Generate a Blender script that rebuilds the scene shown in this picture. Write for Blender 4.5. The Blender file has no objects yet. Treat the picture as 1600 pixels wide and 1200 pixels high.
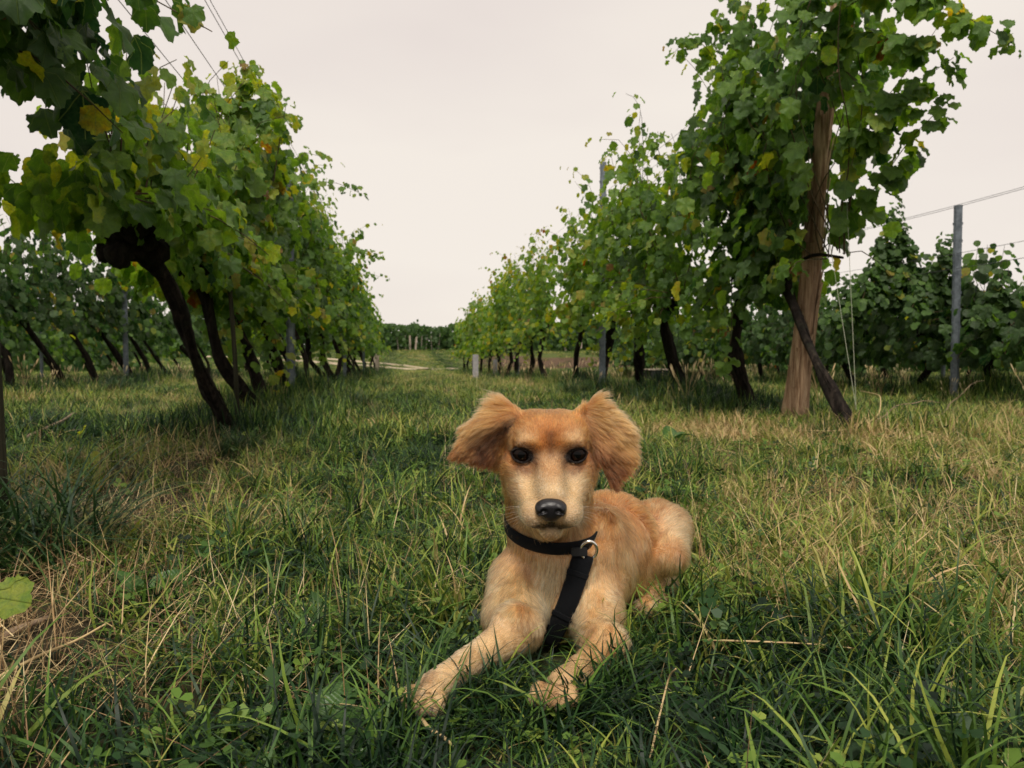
# A dog lying in the grass lane between two vineyard rows, overcast day.
import bpy, bmesh, math, random
import numpy as np
from mathutils import Vector, Matrix
from mathutils.bvhtree import BVHTree

random.seed(7)
RNG = np.random.default_rng(11)
SC = bpy.context.scene
COL = SC.collection

# ------------------------------------------------------------------ camera
CAM_H, YAW, PITCH, FOC = 0.48, math.radians(7.7), math.radians(2.29), 1250.0
cam_data = bpy.data.cameras.new('camera')
cam_data.sensor_width = 36.0
cam_data.lens = 36.0 * FOC / 1600.0
cam_data.clip_start = 0.02
cam_data.clip_end = 3000.0
cam = bpy.data.objects.new('camera', cam_data)
cam.location = (0, 0, CAM_H)
cam.rotation_euler = (math.pi / 2 - PITCH, 0, -YAW)
cam_data.dof.use_dof = True
cam_data.dof.focus_distance = 1.22
cam_data.dof.aperture_fstop = 11.0
COL.objects.link(cam)
SC.camera = cam

# ------------------------------------------------------------------ world and sun
SUN_EL, SUN_AZ = math.radians(54), math.radians(-172)      # azimuth clockwise from +Y (north)
world = bpy.data.worlds.new('World')
SC.world = world
world.use_nodes = True
wn, wl = world.node_tree.nodes, world.node_tree.links
wn.clear()
w_out = wn.new('ShaderNodeOutputWorld')
w_add = wn.new('ShaderNodeAddShader')
w_sky = wn.new('ShaderNodeTexSky')
w_sky.sky_type = 'NISHITA'
w_sky.sun_disc = False
w_sky.sun_elevation = SUN_EL
w_sky.sun_rotation = SUN_AZ
w_b1 = wn.new('ShaderNodeBackground')
w_b1.inputs['Strength'].default_value = 0.05
# the unbroken cloud deck under that sky: pale cream, faint soft banks
w_tc = wn.new('ShaderNodeTexCoord')
w_map = wn.new('ShaderNodeMapping')
w_map.inputs['Scale'].default_value = (1, 1, 3)
w_noise = wn.new('ShaderNodeTexNoise')
w_noise.inputs['Scale'].default_value = 1.3
w_noise.inputs['Detail'].default_value = 4
w_noise.inputs['Roughness'].default_value = 0.45
w_ramp = wn.new('ShaderNodeValToRGB')
w_ramp.color_ramp.elements[0].position = 0.34
w_ramp.color_ramp.elements[0].color = (0.79, 0.705, 0.665, 1)
w_ramp.color_ramp.elements[1].position = 0.62
w_ramp.color_ramp.elements[1].color = (0.91, 0.835, 0.755, 1)
w_b2 = wn.new('ShaderNodeBackground')
w_b2.inputs['Strength'].default_value = 0.51
wl.new(w_tc.outputs['Generated'], w_map.inputs['Vector'])
wl.new(w_map.outputs['Vector'], w_noise.inputs['Vector'])
wl.new(w_noise.outputs['Fac'], w_ramp.inputs['Fac'])
wl.new(w_ramp.outputs['Color'], w_b2.inputs['Color'])
wl.new(w_sky.outputs['Color'], w_b1.inputs['Color'])
w_mix = wn.new('ShaderNodeMixShader')
w_mix.inputs['Fac'].default_value = 0.96
wl.new(w_b1.outputs[0], w_mix.inputs[1])
wl.new(w_b2.outputs[0], w_mix.inputs[2])
wl.new(w_mix.outputs[0], w_out.inputs['Surface'])
wn.remove(w_add)

sun_data = bpy.data.lights.new('sun', 'SUN')
sun_data.energy = 1.5
sun_data.angle = math.radians(10)
sun_data.color = (1.0, 0.93, 0.82)
sun = bpy.data.objects.new('sun', sun_data)
sun.location = (0, 0, 30)
_d = Vector((math.sin(SUN_AZ) * math.cos(SUN_EL), math.cos(SUN_AZ) * math.cos(SUN_EL), math.sin(SUN_EL)))
sun.rotation_euler = _d.to_track_quat('Z', 'Y').to_euler()
COL.objects.link(sun)

SC.view_settings.view_transform = 'Standard'
SC.view_settings.look = 'None'
SC.view_settings.exposure = 1.0
SC.view_settings.gamma = 1.0
SC.view_settings.use_curve_mapping = False
SC.render.engine = 'CYCLES'
SC.cycles.use_denoising = True
SC.cycles.max_bounces = 8
SC.cycles.transparent_max_bounces = 8
SC.cycles.use_adaptive_sampling = True
SC.cycles.adaptive_threshold = 0.015

# ------------------------------------------------------------------ helpers
CP, SP = math.cos(PITCH), math.sin(PITCH)
CY, SY = math.cos(YAW), math.sin(YAW)

def Q(px, py, d):
    """photograph pixel and camera depth -> (right, forward, up) in the frame turned with the camera"""
    a, b = (px - 800) / FOC * d, (py - 600) / FOC * d
    return np.array([a, d * CP - b * SP * 1.0, CAM_H - d * SP - b * CP])

def W(q):
    """turned frame -> world"""
    return np.array([q[0] * CY + q[1] * SY, -q[0] * SY + q[1] * CY, q[2]])

def PW(px, py, d):
    return W(Q(px, py, d))

def vnoise(P, scale=1.0, seed=0):
    """smooth 3-D value noise in 0..1 for an (n,3) array"""
    P = np.asarray(P, float) * scale + seed * 17.31
    I = np.floor(P).astype(np.int64)
    f = P - I
    f = f * f * (3 - 2 * f)
    def h(i, j, k):
        n = (i * 73856093) ^ (j * 19349663) ^ (k * 83492791) ^ (seed * 2654435)
        n = (n ^ (n >> 13)) * 1274126177
        n = n ^ (n >> 16)
        return (n & 0xffff) / 65535.0
    r = 0
    for a in (0, 1):
        wa = f[:, 0] if a else 1 - f[:, 0]
        for b in (0, 1):
            wb = f[:, 1] if b else 1 - f[:, 1]
            for c in (0, 1):
                wc = f[:, 2] if c else 1 - f[:, 2]
                r = r + wa * wb * wc * h(I[:, 0] + a, I[:, 1] + b, I[:, 2] + c)
    return r

def sstep(a, b, x):
    t = np.clip((x - a) / (b - a), 0, 1)
    return t * t * (3 - 2 * t)

def empty(name, loc, rz=0.0, label=None, cat=None, group=None):
    o = bpy.data.objects.new(name, None)
    o.empty_display_size = 0.1
    o.location = tuple(float(v) for v in loc)
    o.rotation_euler = (0, 0, rz)
    COL.objects.link(o)
    tag(o, label, cat, group)
    return o

def tag(o, label=None, cat=None, group=None, kind=None):
    if label: o['label'] = label
    if cat: o['category'] = cat
    if group: o['group'] = group
    if kind: o['kind'] = kind
    return o

def np_mesh(name, V, F, smooth=True, mats=()):
    """V (n,3); F (m,k) array with equal k, or a list of lists"""
    me = bpy.data.meshes.new(name)
    V = np.ascontiguousarray(V, dtype=np.float32)
    if isinstance(F, np.ndarray):
        m, k = F.shape
        me.vertices.add(len(V)); me.vertices.foreach_set('co', V.ravel())
        me.loops.add(m * k); me.loops.foreach_set('vertex_index', F.astype(np.int32).ravel())
        me.polygons.add(m)
        me.polygons.foreach_set('loop_start', np.arange(0, m * k, k, dtype=np.int32))
        me.polygons.foreach_set('loop_total', np.full(m, k, dtype=np.int32))
        me.update(calc_edges=True)
        me.validate()
    else:
        me.from_pydata([tuple(v) for v in V], [], [tuple(f) for f in F])
        me.update()
    me.polygons.foreach_set('use_smooth', [smooth] * len(me.polygons))
    for m_ in mats: me.materials.append(m_)
    return me

def link(name, me, parent=None, loc=None):
    o = bpy.data.objects.new(name, me)
    COL.objects.link(o)
    if parent is not None: o.parent = parent
    if loc is not None: o.location = loc
    return o

def color_attr(me, name, C, domain='POINT'):
    a = me.attributes.new(name, 'FLOAT_COLOR', domain)
    C = np.asarray(C, np.float32)
    if C.shape[1] == 3: C = np.concatenate([C, np.ones((len(C), 1), np.float32)], 1)
    a.data.foreach_set('color', C.ravel())

def float_attr(me, name, C, domain='POINT'):
    a = me.attributes.new(name, 'FLOAT', domain)
    a.data.foreach_set('value', np.asarray(C, np.float32))

def tube(path, radii, sides=7, cap=True, twist=0.0, lump=0.0, seed=0, ridge=0.0):
    """swept tube -> V, F(list)"""
    P = np.asarray(path, float); n = len(P)
    R = np.broadcast_to(np.asarray(radii, float), (n,))
    T = np.gradient(P, axis=0); T /= np.linalg.norm(T, axis=1)[:, None] + 1e-9
    ref = np.array([0, 0, 1.0]) if abs(T[0, 2]) < 0.8 else np.array([1.0, 0, 0])
    N = []; v = ref - T[0] * T[0].dot(ref); v /= np.linalg.norm(v)
    for i in range(n):
        v = v - T[i] * T[i].dot(v); v /= np.linalg.norm(v) + 1e-9
        N.append(v.copy())
    N = np.array(N); B = np.cross(T, N)
    rdg = np.random.default_rng(seed + 5).random(sides)
    V = []
    for i in range(n):
        for j in range(sides):
            a = 2 * math.pi * j / sides + twist * i
            r = R[i]
            if lump: r *= 1 + lump * (vnoise(np.array([[j * 1.7, i * 0.9, seed * 3.1]]), 1.0, seed)[0] - 0.5) * 2
            if ridge: r *= 1 + ridge * ((rdg[j] - 0.5) * 1.3 + (vnoise(np.array([[j * 2.3, i * 0.35, seed * 1.7]]), 1.0, seed + 9)[0] - 0.5) * 1.2)
            V.append(P[i] + r * (math.cos(a) * N[i] + math.sin(a) * B[i]))
    F = []
    for i in range(n - 1):
        for j in range(sides):
            k = (j + 1) % sides
            F.append([i * sides + j, i * sides + k, (i + 1) * sides + k, (i + 1) * sides + j])
    if cap:
        F.append(list(range(sides))[::-1]); F.append([(n - 1) * sides + j for j in range(sides)])
    return np.array(V), F

class MB:
    """collects pieces into one mesh"""
    def __init__(s): s.V = []; s.F = []; s.n = 0
    def add(s, V, F):
        V = np.asarray(V, float); s.V.append(V); s.F += [[i + s.n for i in f] for f in F]; s.n += len(V); return s
    def box(s, c, sz, M=None):
        c = np.array(c, float); h = np.array(sz, float) / 2
        V = np.array([[x, y, z] for x in (-1, 1) for y in (-1, 1) for z in (-1, 1)]) * h
        if M is not None: V = V @ np.array(M).T
        return s.add(V + c, [[0, 1, 3, 2], [4, 6, 7, 5], [0, 4, 5, 1], [2, 3, 7, 6], [0, 2, 6, 4], [1, 5, 7, 3]])
    def mesh(s, name, mats=(), smooth=False):
        return np_mesh(name, np.concatenate(s.V), s.F, smooth, mats)
    def build(s, name, mats, parent=None, smooth=False, loc=None):
        return link(name, s.mesh(name, mats, smooth), parent, loc)

def spline(pts, n):
    """Catmull-Rom through the points"""
    P = np.asarray(pts, float)
    P = np.concatenate([[2 * P[0] - P[1]], P, [2 * P[-1] - P[-2]]])
    out = []
    m = len(P) - 3
    for t in np.linspace(0, m - 1e-6, n):
        i = int(t); f = t - i
        a, b, c, d = P[i:i + 4]
        out.append(0.5 * ((2 * b) + (c - a) * f + (2 * a - 5 * b + 4 * c - d) * f * f + (3 * b - a - 3 * c + d) * f ** 3))
    return np.array(out)

# ------------------------------------------------------------------ material helpers
class NT:
    def __init__(s, name):
        s.m = bpy.data.materials.new(name); s.m.use_nodes = True
        s.t = s.m.node_tree; s.n = s.t.nodes; s.n.clear()
        s.out = s.n.new('ShaderNodeOutputMaterial')
    def node(s, typ, **kw):
        n = s.n.new(typ)
        for k, v in kw.items(): setattr(n, k, v)
        return n
    def set(s, sock, v):
        if isinstance(v, bpy.types.NodeSocket): s.t.links.new(v, sock)
        elif v is not None: sock.default_value = v
    def math(s, op, a, b=None, c=None, clamp=False):
        n = s.node('ShaderNodeMath', operation=op); n.use_clamp = clamp
        s.set(n.inputs[0], a)
        if b is not None: s.set(n.inputs[1], b)
        if c is not None: s.set(n.inputs[2], c)
        return n.outputs[0]
    def mix(s, f, a, b, mode='MIX'):
        n = s.node('ShaderNodeMix', data_type='RGBA', blend_type=mode)
        s.set(n.inputs[0], f); s.set(n.inputs[6], a); s.set(n.inputs[7], b)
        return n.outputs[2]
    def noise(s, vec, scale, detail=4, rough=0.55, out='Fac'):
        n = s.node('ShaderNodeTexNoise'); s.set(n.inputs['Vector'], vec)
        s.set(n.inputs['Scale'], scale); s.set(n.inputs['Detail'], detail); s.set(n.inputs['Roughness'], rough)
        return n.outputs[out]
    def ramp(s, f, stops, interp='LINEAR'):
        n = s.node('ShaderNodeValToRGB'); s.set(n.inputs[0], f)
        r = n.color_ramp; r.interpolation = interp
        while len(r.elements) < len(stops): r.elements.new(0.5)
        for e, (p, c) in zip(r.elements, stops):
            e.position = p; e.color = (*c, 1) if len(c) == 3 else c
        return n.outputs[0]
    def map(s, vec, scale=(1, 1, 1), loc=(0, 0, 0), rot=(0, 0, 0)):
        n = s.node('ShaderNodeMapping'); s.set(n.inputs[0], vec)
        n.inputs['Scale'].default_value = scale; n.inputs['Location'].default_value = loc; n.inputs['Rotation'].default_value = rot
        return n.outputs[0]
    def coord(s, which='Object'): return s.node('ShaderNodeTexCoord').outputs[which]
    def bump(s, h, strength=0.5, dist=0.01, normal=None):
        n = s.node('ShaderNodeBump'); s.set(n.inputs['Height'], h)
        n.inputs['Strength'].default_value = strength; n.inputs['Distance'].default_value = dist
        if normal is not None: s.set(n.inputs['Normal'], normal)
        return n.outputs[0]
    def bsdf(s, color, rough=0.6, normal=None, metal=0.0, spec=0.5, **kw):
        n = s.node('ShaderNodeBsdfPrincipled')
        s.set(n.inputs['Base Color'], color); s.set(n.inputs['Roughness'], rough)
        s.set(n.inputs['Metallic'], metal); s.set(n.inputs['Specular IOR Level'], spec)
        if normal is not None: s.set(n.inputs['Normal'], normal)
        for k, v in kw.items(): s.set(n.inputs[k], v)
        return n.outputs[0]
    def done(s, shader): s.t.links.new(shader, s.out.inputs['Surface']); return s.m

def rgb(*c): return (c[0], c[1], c[2], 1.0)
# ================================================================== ground
def gz(x, y):
    """height of the ground"""
    x = np.asarray(x, float); y = np.asarray(y, float)
    P = np.stack([x.ravel(), y.ravel(), np.zeros(x.size)], 1)
    n1 = vnoise(P, 0.35, 31).reshape(x.shape) - 0.5
    n2 = vnoise(P, 1.3, 32).reshape(x.shape) - 0.5
    n3 = vnoise(P, 4.5, 33).reshape(x.shape) - 0.5
    z = -0.45 * sstep(6, 34, y)
    near = sstep(0.9, 2.6, np.hypot(x - 0.35, y - 1.3))
    z = z + (0.10 * n1 * sstep(4, 14, np.hypot(x, y)) + 0.05 * n2 + 0.022 * n3) * near - 0.012 * (1 - near)
    wx = sstep(3.5, 6.5, x)
    z = z + 1.05 * sstep(44, 70, y) * (1 - wx) + (0.88 * sstep(37, 40, y) + 0.17 * sstep(42, 70, y)) * wx
    for xr in (-4.4, -1.0, 2.5, 5.6):                     # low berms under the vine rows
        z = z + 0.035 * np.exp(-((x - xr) / 0.35) ** 2) * sstep(3, 6, y) * sstep(36, 30, y)
    return z
def g1(x, y): return float(gz(np.array([x]), np.array([y]))[0])

def grid_axis(lo, hi, fine, grow, start=0.0):
    a = [start]; st = fine
    while a[-1] < hi: a.append(a[-1] + st); st *= grow
    b = [start]; st = fine
    while b[-1] > lo: b.append(b[-1] - st); st *= grow
    return np.array(sorted(set(b[1:] + a)))
xs = grid_axis(-420, 420, 0.09, 1.035, 0.3); ys = grid_axis(-60, 900, 0.09, 1.03, 1.6)
XX, YY = np.meshgrid(xs, ys, indexing='ij')
ZZ = gz(XX, YY)
V = np.stack([XX.ravel(), YY.ravel(), ZZ.ravel()], 1)
ii, jj = np.meshgrid(np.arange(len(xs) - 1), np.arange(len(ys) - 1), indexing='ij')
q = (ii * len(ys) + jj).ravel()
F = np.stack([q, q + len(ys), q + len(ys) + 1, q + 1], 1)
t = NT('soil')
geo = t.node('ShaderNodeNewGeometry').outputs['Position']
n1 = t.noise(geo, 1.1, 5, 0.6); n2 = t.noise(geo, 9, 6, 0.65); n3 = t.noise(geo, 90, 5, 0.7)
soil = t.ramp(n2, [(0.25, (0.012, 0.009, 0.006)), (0.5, (0.034, 0.024, 0.015)), (0.75, (0.085, 0.060, 0.038))])
moss = t.ramp(n3, [(0.3, (0.012, 0.022, 0.006)), (0.6, (0.035, 0.055, 0.014)), (0.8, (0.09, 0.085, 0.035))])
sy = t.node('ShaderNodeSeparateXYZ'); t.set(sy.inputs[0], geo)
far = t.math('MULTIPLY', t.math('SUBTRACT', sy.outputs[1], 7.0), 0.08, clamp=True)
mask = t.ramp(n1, [(0.38, (0, 0, 0)), (0.62, (1, 1, 1))])
mk = t.math('MAXIMUM', t.math('MULTIPLY', mask, 0.7), far)
fargreen = t.ramp(n2, [(0.3, (0.045, 0.065, 0.016)), (0.55, (0.085, 0.11, 0.028)), (0.8, (0.15, 0.14, 0.055))])
# the bare face of the bank at the end of the rows
nz = t.node('ShaderNodeNewGeometry').outputs['True Normal']; sn = t.node('ShaderNodeSeparateXYZ'); t.set(sn.inputs[0], nz)
steep = t.ramp(sn.outputs[2], [(0.955, (1, 1, 1)), (0.985, (0, 0, 0))])
c = t.mix(mk, soil, t.mix(far, moss, fargreen))
bank = t.ramp(n3, [(0.3, (0.05, 0.03, 0.02)), (0.6, (0.13, 0.085, 0.055)), (0.8, (0.17, 0.14, 0.08))])
c = t.mix(t.math('MULTIPLY', steep, far), c, bank)
hh = t.math('ADD', t.math('MULTIPLY', n2, 1.0), t.math('MULTIPLY', n3, 0.35))
M_SOIL = t.done(t.bsdf(c, 0.95, t.bump(hh, 0.9, 0.03), spec=0.15))
o = link('ground', np_mesh('ground', V, F, True, (M_SOIL,))); o['kind'] = 'structure'

# farm track that crosses beyond the rows
t = NT('track_earth'); geo = t.node('ShaderNodeNewGeometry').outputs['Position']
n = t.noise(geo, 2.0, 6, 0.65)
M_TRACK = t.done(t.bsdf(t.ramp(n, [(0.3, (0.20, 0.17, 0.09)), (0.45, (0.40, 0.33, 0.23)), (0.8, (0.55, 0.46, 0.34))]), 0.95, t.bump(n, 0.6, 0.05), spec=0.1))
def strip(name, pts, w, lift, mat, n=60, rag=0.15):
    C = spline(pts, n); T = np.gradient(C[:, :2], axis=0); T /= np.linalg.norm(T, axis=1)[:, None]
    N = np.stack([-T[:, 1], T[:, 0]], 1); V = []
    for k in range(5):
        a = (k / 4 - 0.5) * w
        e = rag * (vnoise(np.stack([C[:, 0], C[:, 1], np.full(n, k * 9.0)], 1), 0.9, 4) - 0.5) * (1 if k in (0, 4) else 0)
        p = C[:, :2] + N * (a + e)[:, None]
        V.append(np.column_stack([p, gz(p[:, 0], p[:, 1]) + (lift if k not in (0, 4) else lift * 0.3)]))
    V = np.concatenate(V)
    F = [[k * n + i, k * n + i + 1, (k + 1) * n + i + 1, (k + 1) * n + i] for k in range(4) for i in range(n - 1)]
    o = link(name, np_mesh(name, V, F, True, (mat,))); o['kind'] = 'structure'; return o
strip('path', [(1.0, 41.0, 0), (0.2, 43.5, 0), (-1.2, 46.5, 0), (-3.5, 50, 0), (-8, 55, 0), (-16, 60, 0)], 1.0, 0.06, M_TRACK)
strip('path', [(3.0, 41.5, 0), (1.6, 44.0, 0), (0.3, 47.5, 0), (-2.2, 52, 0), (-7, 57.5, 0), (-15, 63, 0)], 0.5, 0.06, M_TRACK, rag=0.3)

# ================================================================== grass (nobody could count it)
def blade(rg, L, w, lean, seg=3, droop=0.6, base=(0, 0)):
    """V, quads+tri of one bent blade"""
    a = rg.uniform(0, 2 * math.pi); d = np.array([math.cos(a), math.sin(a), 0]); s = np.array([-d[1], d[0], 0])
    tw = rg.uniform(-0.5, 0.5)
    s = s * math.cos(tw) + np.array([0, 0, 1]) * math.sin(tw) * 0.3
    p = np.array([base[0], base[1], 0.0]); th = lean; V = []
    for i in range(seg + 1):
        f = i / seg; ww = w * (1 - f ** 1.6) * 0.5 * (0.75 + 0.25 * min(1, f * 3)) 
        if i < seg: V += [p - s * ww, p + s * ww]
        else: V += [p]
        p = p + (d * math.sin(th) + np.array([0, 0, math.cos(th)])) * L / seg
        th += droop / seg * rg.uniform(0.6, 1.5)
    F = [[2 * i, 2 * i + 1, 2 * i + 3, 2 * i + 2] for i in range(seg - 1)] + [[2 * seg - 2, 2 * seg - 1, 2 * seg]]
    return np.array(V), F

def grass_mat(name, stops, trans=0.35, rough=0.5):
    t = NT(name)
    a = t.node('ShaderNodeAttribute', attribute_name='tint', attribute_type='INSTANCER')
    b = t.node('ShaderNodeAttribute', attribute_name='btint')
    f = t.math('ADD', a.outputs['Fac'], t.math('MULTIPLY', t.math('SUBTRACT', b.outputs['Fac'], 0.5), 0.55), clamp=True)
    c = t.ramp(f, stops)
    v = t.math('ADD', 0.75, t.math('MULTIPLY', b.outputs['Fac'], 0.5))
    hsv = t.node('ShaderNodeHueSaturation'); t.set(hsv.inputs['Color'], c); t.set(hsv.inputs['Value'], v)
    c = hsv.outputs[0]
    p = t.bsdf(c, rough, spec=0.35)
    tr = t.node('ShaderNodeBsdfTranslucent'); t.set(tr.inputs['Color'], c)
    m = t.node('ShaderNodeMixShader'); m.inputs[0].default_value = trans
    t.set(m.inputs[1], p); t.set(m.inputs[2], tr.outputs[0])
    return t.done(m.outputs[0])
GREENS = [(0.0, (0.007, 0.025, 0.010)), (0.20, (0.023, 0.068, 0.016)), (0.43, (0.112, 0.205, 0.029)), (0.66, (0.30, 0.34, 0.060)), (0.84, (0.42, 0.34, 0.14)), (1.0, (0.56, 0.40, 0.20))]
M_GRASS = grass_mat('grass_blades', GREENS)
M_STRAW = grass_mat('straw', [(0, (0.16, 0.085, 0.04)), (0.35, (0.34, 0.21, 0.10)), (0.7, (0.55, 0.41, 0.21)), (1, (0.66, 0.54, 0.32))], 0.15, 0.6)

def tuft_mesh(name, seed, n, L, w, rad, lean, droop, mat, seg=3, lying=0.0):
    rg = np.random.default_rng(seed); mb = MB(); bt = []
    for i in range(n):
        r = rad * math.sqrt(rg.random()); a = rg.uniform(0, 6.283)
        ln = L * rg.uniform(0.45, 1.15)
        V, F = blade(rg, ln, w * rg.uniform(0.7, 1.3), rg.uniform(0.02, lean) if rg.random() > lying else rg.uniform(1.1, 1.5), seg, droop, (r * math.cos(a), r * math.sin(a)))
        V[:, 2] = np.maximum(V[:, 2], 0.001) if lying else V[:, 2]
        if lying: V[:, 2] += rg.uniform(0, 0.02)
        mb.add(V, F); bt += [rg.random()] * len(V)
    me = mb.mesh(name, (mat,), True); float_attr(me, 'btint', bt)
    return me
def clover_mesh(name, seed, n, mat):
    rg = np.random.default_rng(seed); mb = MB(); bt = []
    for i in range(n):
        c = np.array([rg.normal(0, 0.035), rg.normal(0, 0.035), rg.uniform(0.015, 0.05)]); s = rg.uniform(0.007, 0.014)
        u = rg.random()
        for k in range(3):
            a = k * 2.094 + rg.uniform(0, 1); d = np.array([math.cos(a), math.sin(a), 0.25]); e = np.array([-d[1], d[0], 0])
            V = [c, c + d * s * 0.6 + e * s * 0.5, c + d * s * 1.1 + e * s * 0.35, c + d * s * 1.1 - e * s * 0.35, c + d * s * 0.6 - e * s * 0.5]
            mb.add(V, [[0, 4, 3, 2, 1]]); bt += [u] * 5
    me = mb.mesh(name, (mat,), True); float_attr(me, 'btint', bt); return me

def proto_collection(name, meshes):
    c = bpy.data.collections.new(name)
    for m in meshes:
        o = bpy.data.objects.new(m.name, m); c.objects.link(o)
    return c

def scatter(name, coll, P, rot, scale, idx, tint):
    me = bpy.data.meshes.new(name); me.vertices.add(len(P))
    me.vertices.foreach_set('co', np.asarray(P, np.float32).ravel())
    a = me.attributes.new('rot', 'FLOAT_VECTOR', 'POINT'); a.data.foreach_set('vector', np.asarray(rot, np.float32).ravel())
    a = me.attributes.new('scl', 'FLOAT_VECTOR', 'POINT'); a.data.foreach_set('vector', np.asarray(scale, np.float32).ravel())
    a = me.attributes.new('idx', 'INT', 'POINT'); a.data.foreach_set('value', np.asarray(idx, np.int32))
    float_attr(me, 'tint', tint)
    o = link(name, me); o['kind'] = 'stuff'
    ng = bpy.data.node_groups.new(name + '_scatter', 'GeometryNodeTree')
    ng.interface.new_socket('Geometry', in_out='INPUT', socket_type='NodeSocketGeometry')
    ng.interface.new_socket('Geometry', in_out='OUTPUT', socket_type='NodeSocketGeometry')
    gi = ng.nodes.new('NodeGroupInput'); go = ng.nodes.new('NodeGroupOutput')
    iop = ng.nodes.new('GeometryNodeInstanceOnPoints'); ci = ng.nodes.new('GeometryNodeCollectionInfo')
    ci.inputs['Collection'].default_value = coll; ci.inputs['Separate Children'].default_value = True; ci.inputs['Reset Children'].default_value = True
    def named(n, typ):
        x = ng.nodes.new('GeometryNodeInputNamedAttribute'); x.data_type = typ; x.inputs['Name'].default_value = n
        return [s for s in x.outputs if s.enabled and s.name == 'Attribute'][0]
    e2r = ng.nodes.new('FunctionNodeEulerToRotation')
    L = ng.links
    L.new(gi.outputs[0], iop.inputs['Points']); L.new(ci.outputs[0], iop.inputs['Instance'])
    iop.inputs['Pick Instance'].default_value = True
    L.new(named('idx', 'INT'), iop.inputs['Instance Index'])
    L.new(named('rot', 'FLOAT_VECTOR'), e2r.inputs[0]); L.new(e2r.outputs[0], iop.inputs['Rotation'])
    L.new(named('scl', 'FLOAT_VECTOR'), iop.inputs['Scale'])
    L.new(iop.outputs[0], go.inputs[0])
    md = o.modifiers.new('scatter', 'NODES'); md.node_group = ng
    return o

# where the dog lies: no tufts under it, short ones close by (turned frame)
def turned(P):
    return np.stack([P[:, 0] * CY - P[:, 1] * SY, P[:, 0] * SY + P[:, 1] * CY, P[:, 2]], 1)
DOG_AX = [((0.10, 1.38), (0.20, 1.72), 0.10), ((0.04, 1.30), (0.16, 1.36), 0.085), ((0.02, 1.25), (-0.05, 1.13), 0.045), ((-0.05, 1.13), (-0.125, 1.03), 0.030),
          ((0.13, 1.25), (0.10, 1.14), 0.045), ((0.10, 1.14), (0.055, 1.05), 0.032), ((0.27, 1.48), (0.31, 1.62), 0.07), ((0.30, 1.8), (0.37, 1.92), 0.03)]
def dog_clear(P):
    T = turned(P)[:, :2]; d = np.full(len(P), 9.0)
    for a, b, r in DOG_AX:
        a = np.array(a); b = np.array(b); ba = b - a
        t_ = np.clip((T - a) @ ba / ba.dot(ba), 0, 1)
        d = np.minimum(d, np.linalg.norm(T - a - t_[:, None] * ba, axis=1) - r)
    return d

def in_view(P, m=0.12):
    T = turned(P); d = T[:, 1]
    return (d > 0.25) & (np.abs(T[:, 0]) < (0.64 + m) * d + 0.5)

def sample_band(rg, y0, y1, dens):
    """points in the wedge the camera sees (plus a margin), uniform density"""
    xm = 0.80 * y1 + 0.9
    n = int(dens * (2 * xm) * (y1 - y0))
    T = np.stack([rg.uniform(-xm, xm, n), rg.uniform(y0, y1, n), np.zeros(n)], 1)
    T = T[np.abs(T[:, 0]) < 0.80 * T[:, 1] + 0.9]
    return np.stack([T[:, 0] * CY + T[:, 1] * SY, -T[:, 0] * SY + T[:, 1] * CY, T[:, 2]], 1)

def bare_map(P):
    """1 where the sward is thin: strip beside the left row, a few scars"""
    b = 1.25 * np.exp(-((P[:, 0] + 1.0) / 0.45) ** 2) * sstep(0.8, 1.6, P[:, 1]) * sstep(5.5, 3.2, P[:, 1])
    b = b + 1.1 * np.exp(-(((P[:, 0] + 0.62) / 0.34) ** 2 + ((P[:, 1] - 1.05) / 0.45) ** 2))
    b = b + 0.5 * np.exp(-(((P[:, 0] - 1.7) / 0.5) ** 2 + ((P[:, 1] - 2.6) / 0.4) ** 2))
    return np.clip(b * (0.45 + 0.9 * vnoise(P, 3.1, 41)), 0, 1)
def dry_map(P):
    d = 0.25 + 0.42 * (vnoise(P, 1.1, 42) - 0.5) + 0.5 * (vnoise(P, 4.5, 43) - 0.5)
    d = d + 0.25 * sstep(0.35, 1.2, P[:, 0]) * sstep(1.0, 1.6, P[:, 1]) * sstep(6.5, 4.0, P[:, 1])
    d = d + 0.42 * np.exp(-(((P[:, 0] - 1.9) / 0.65) ** 2 + ((P[:, 1] - 4.2) / 0.7) ** 2))
    d = d + 0.25 * np.exp(-(((P[:, 0] + 0.9) / 0.5) ** 2 + ((P[:, 1] - 3.0) / 1.2) ** 2))
    d = d + 0.14 * sstep(4, 14, P[:, 1]) * np.exp(-((P[:, 0] - 1.2) / 1.0) ** 2)
    d = d - 0.22 * sstep(1.5, 0.9, P[:, 1])
    return d

rg = np.random.default_rng(77)
near_t = [tuft_mesh('tuft', 100 + i, 20, 0.085, 0.0042, 0.045, 0.9, 1.0, M_GRASS, 4) for i in range(5)]
near_t += [tuft_mesh('tuft', 120 + i, 13, 0.145, 0.0050, 0.030, 0.7, 1.5, M_GRASS, 5) for i in range(5)]
near_t += [clover_mesh('tuft_clover', 140 + i, 16, M_GRASS) for i in range(2)]
c_near = proto_collection('near_tufts', near_t)
bandsP = []
for y0, y1, dens in ((0.35, 2.2, 950), (2.2, 4.2, 480)):
    P = sample_band(rg, y0, y1, dens)
    keep = rg.random(len(P)) > bare_map(P) * 0.96
    dc = dog_clear(P); keep &= dc > 0.008
    P = P[keep]; bandsP.append(P)
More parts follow.
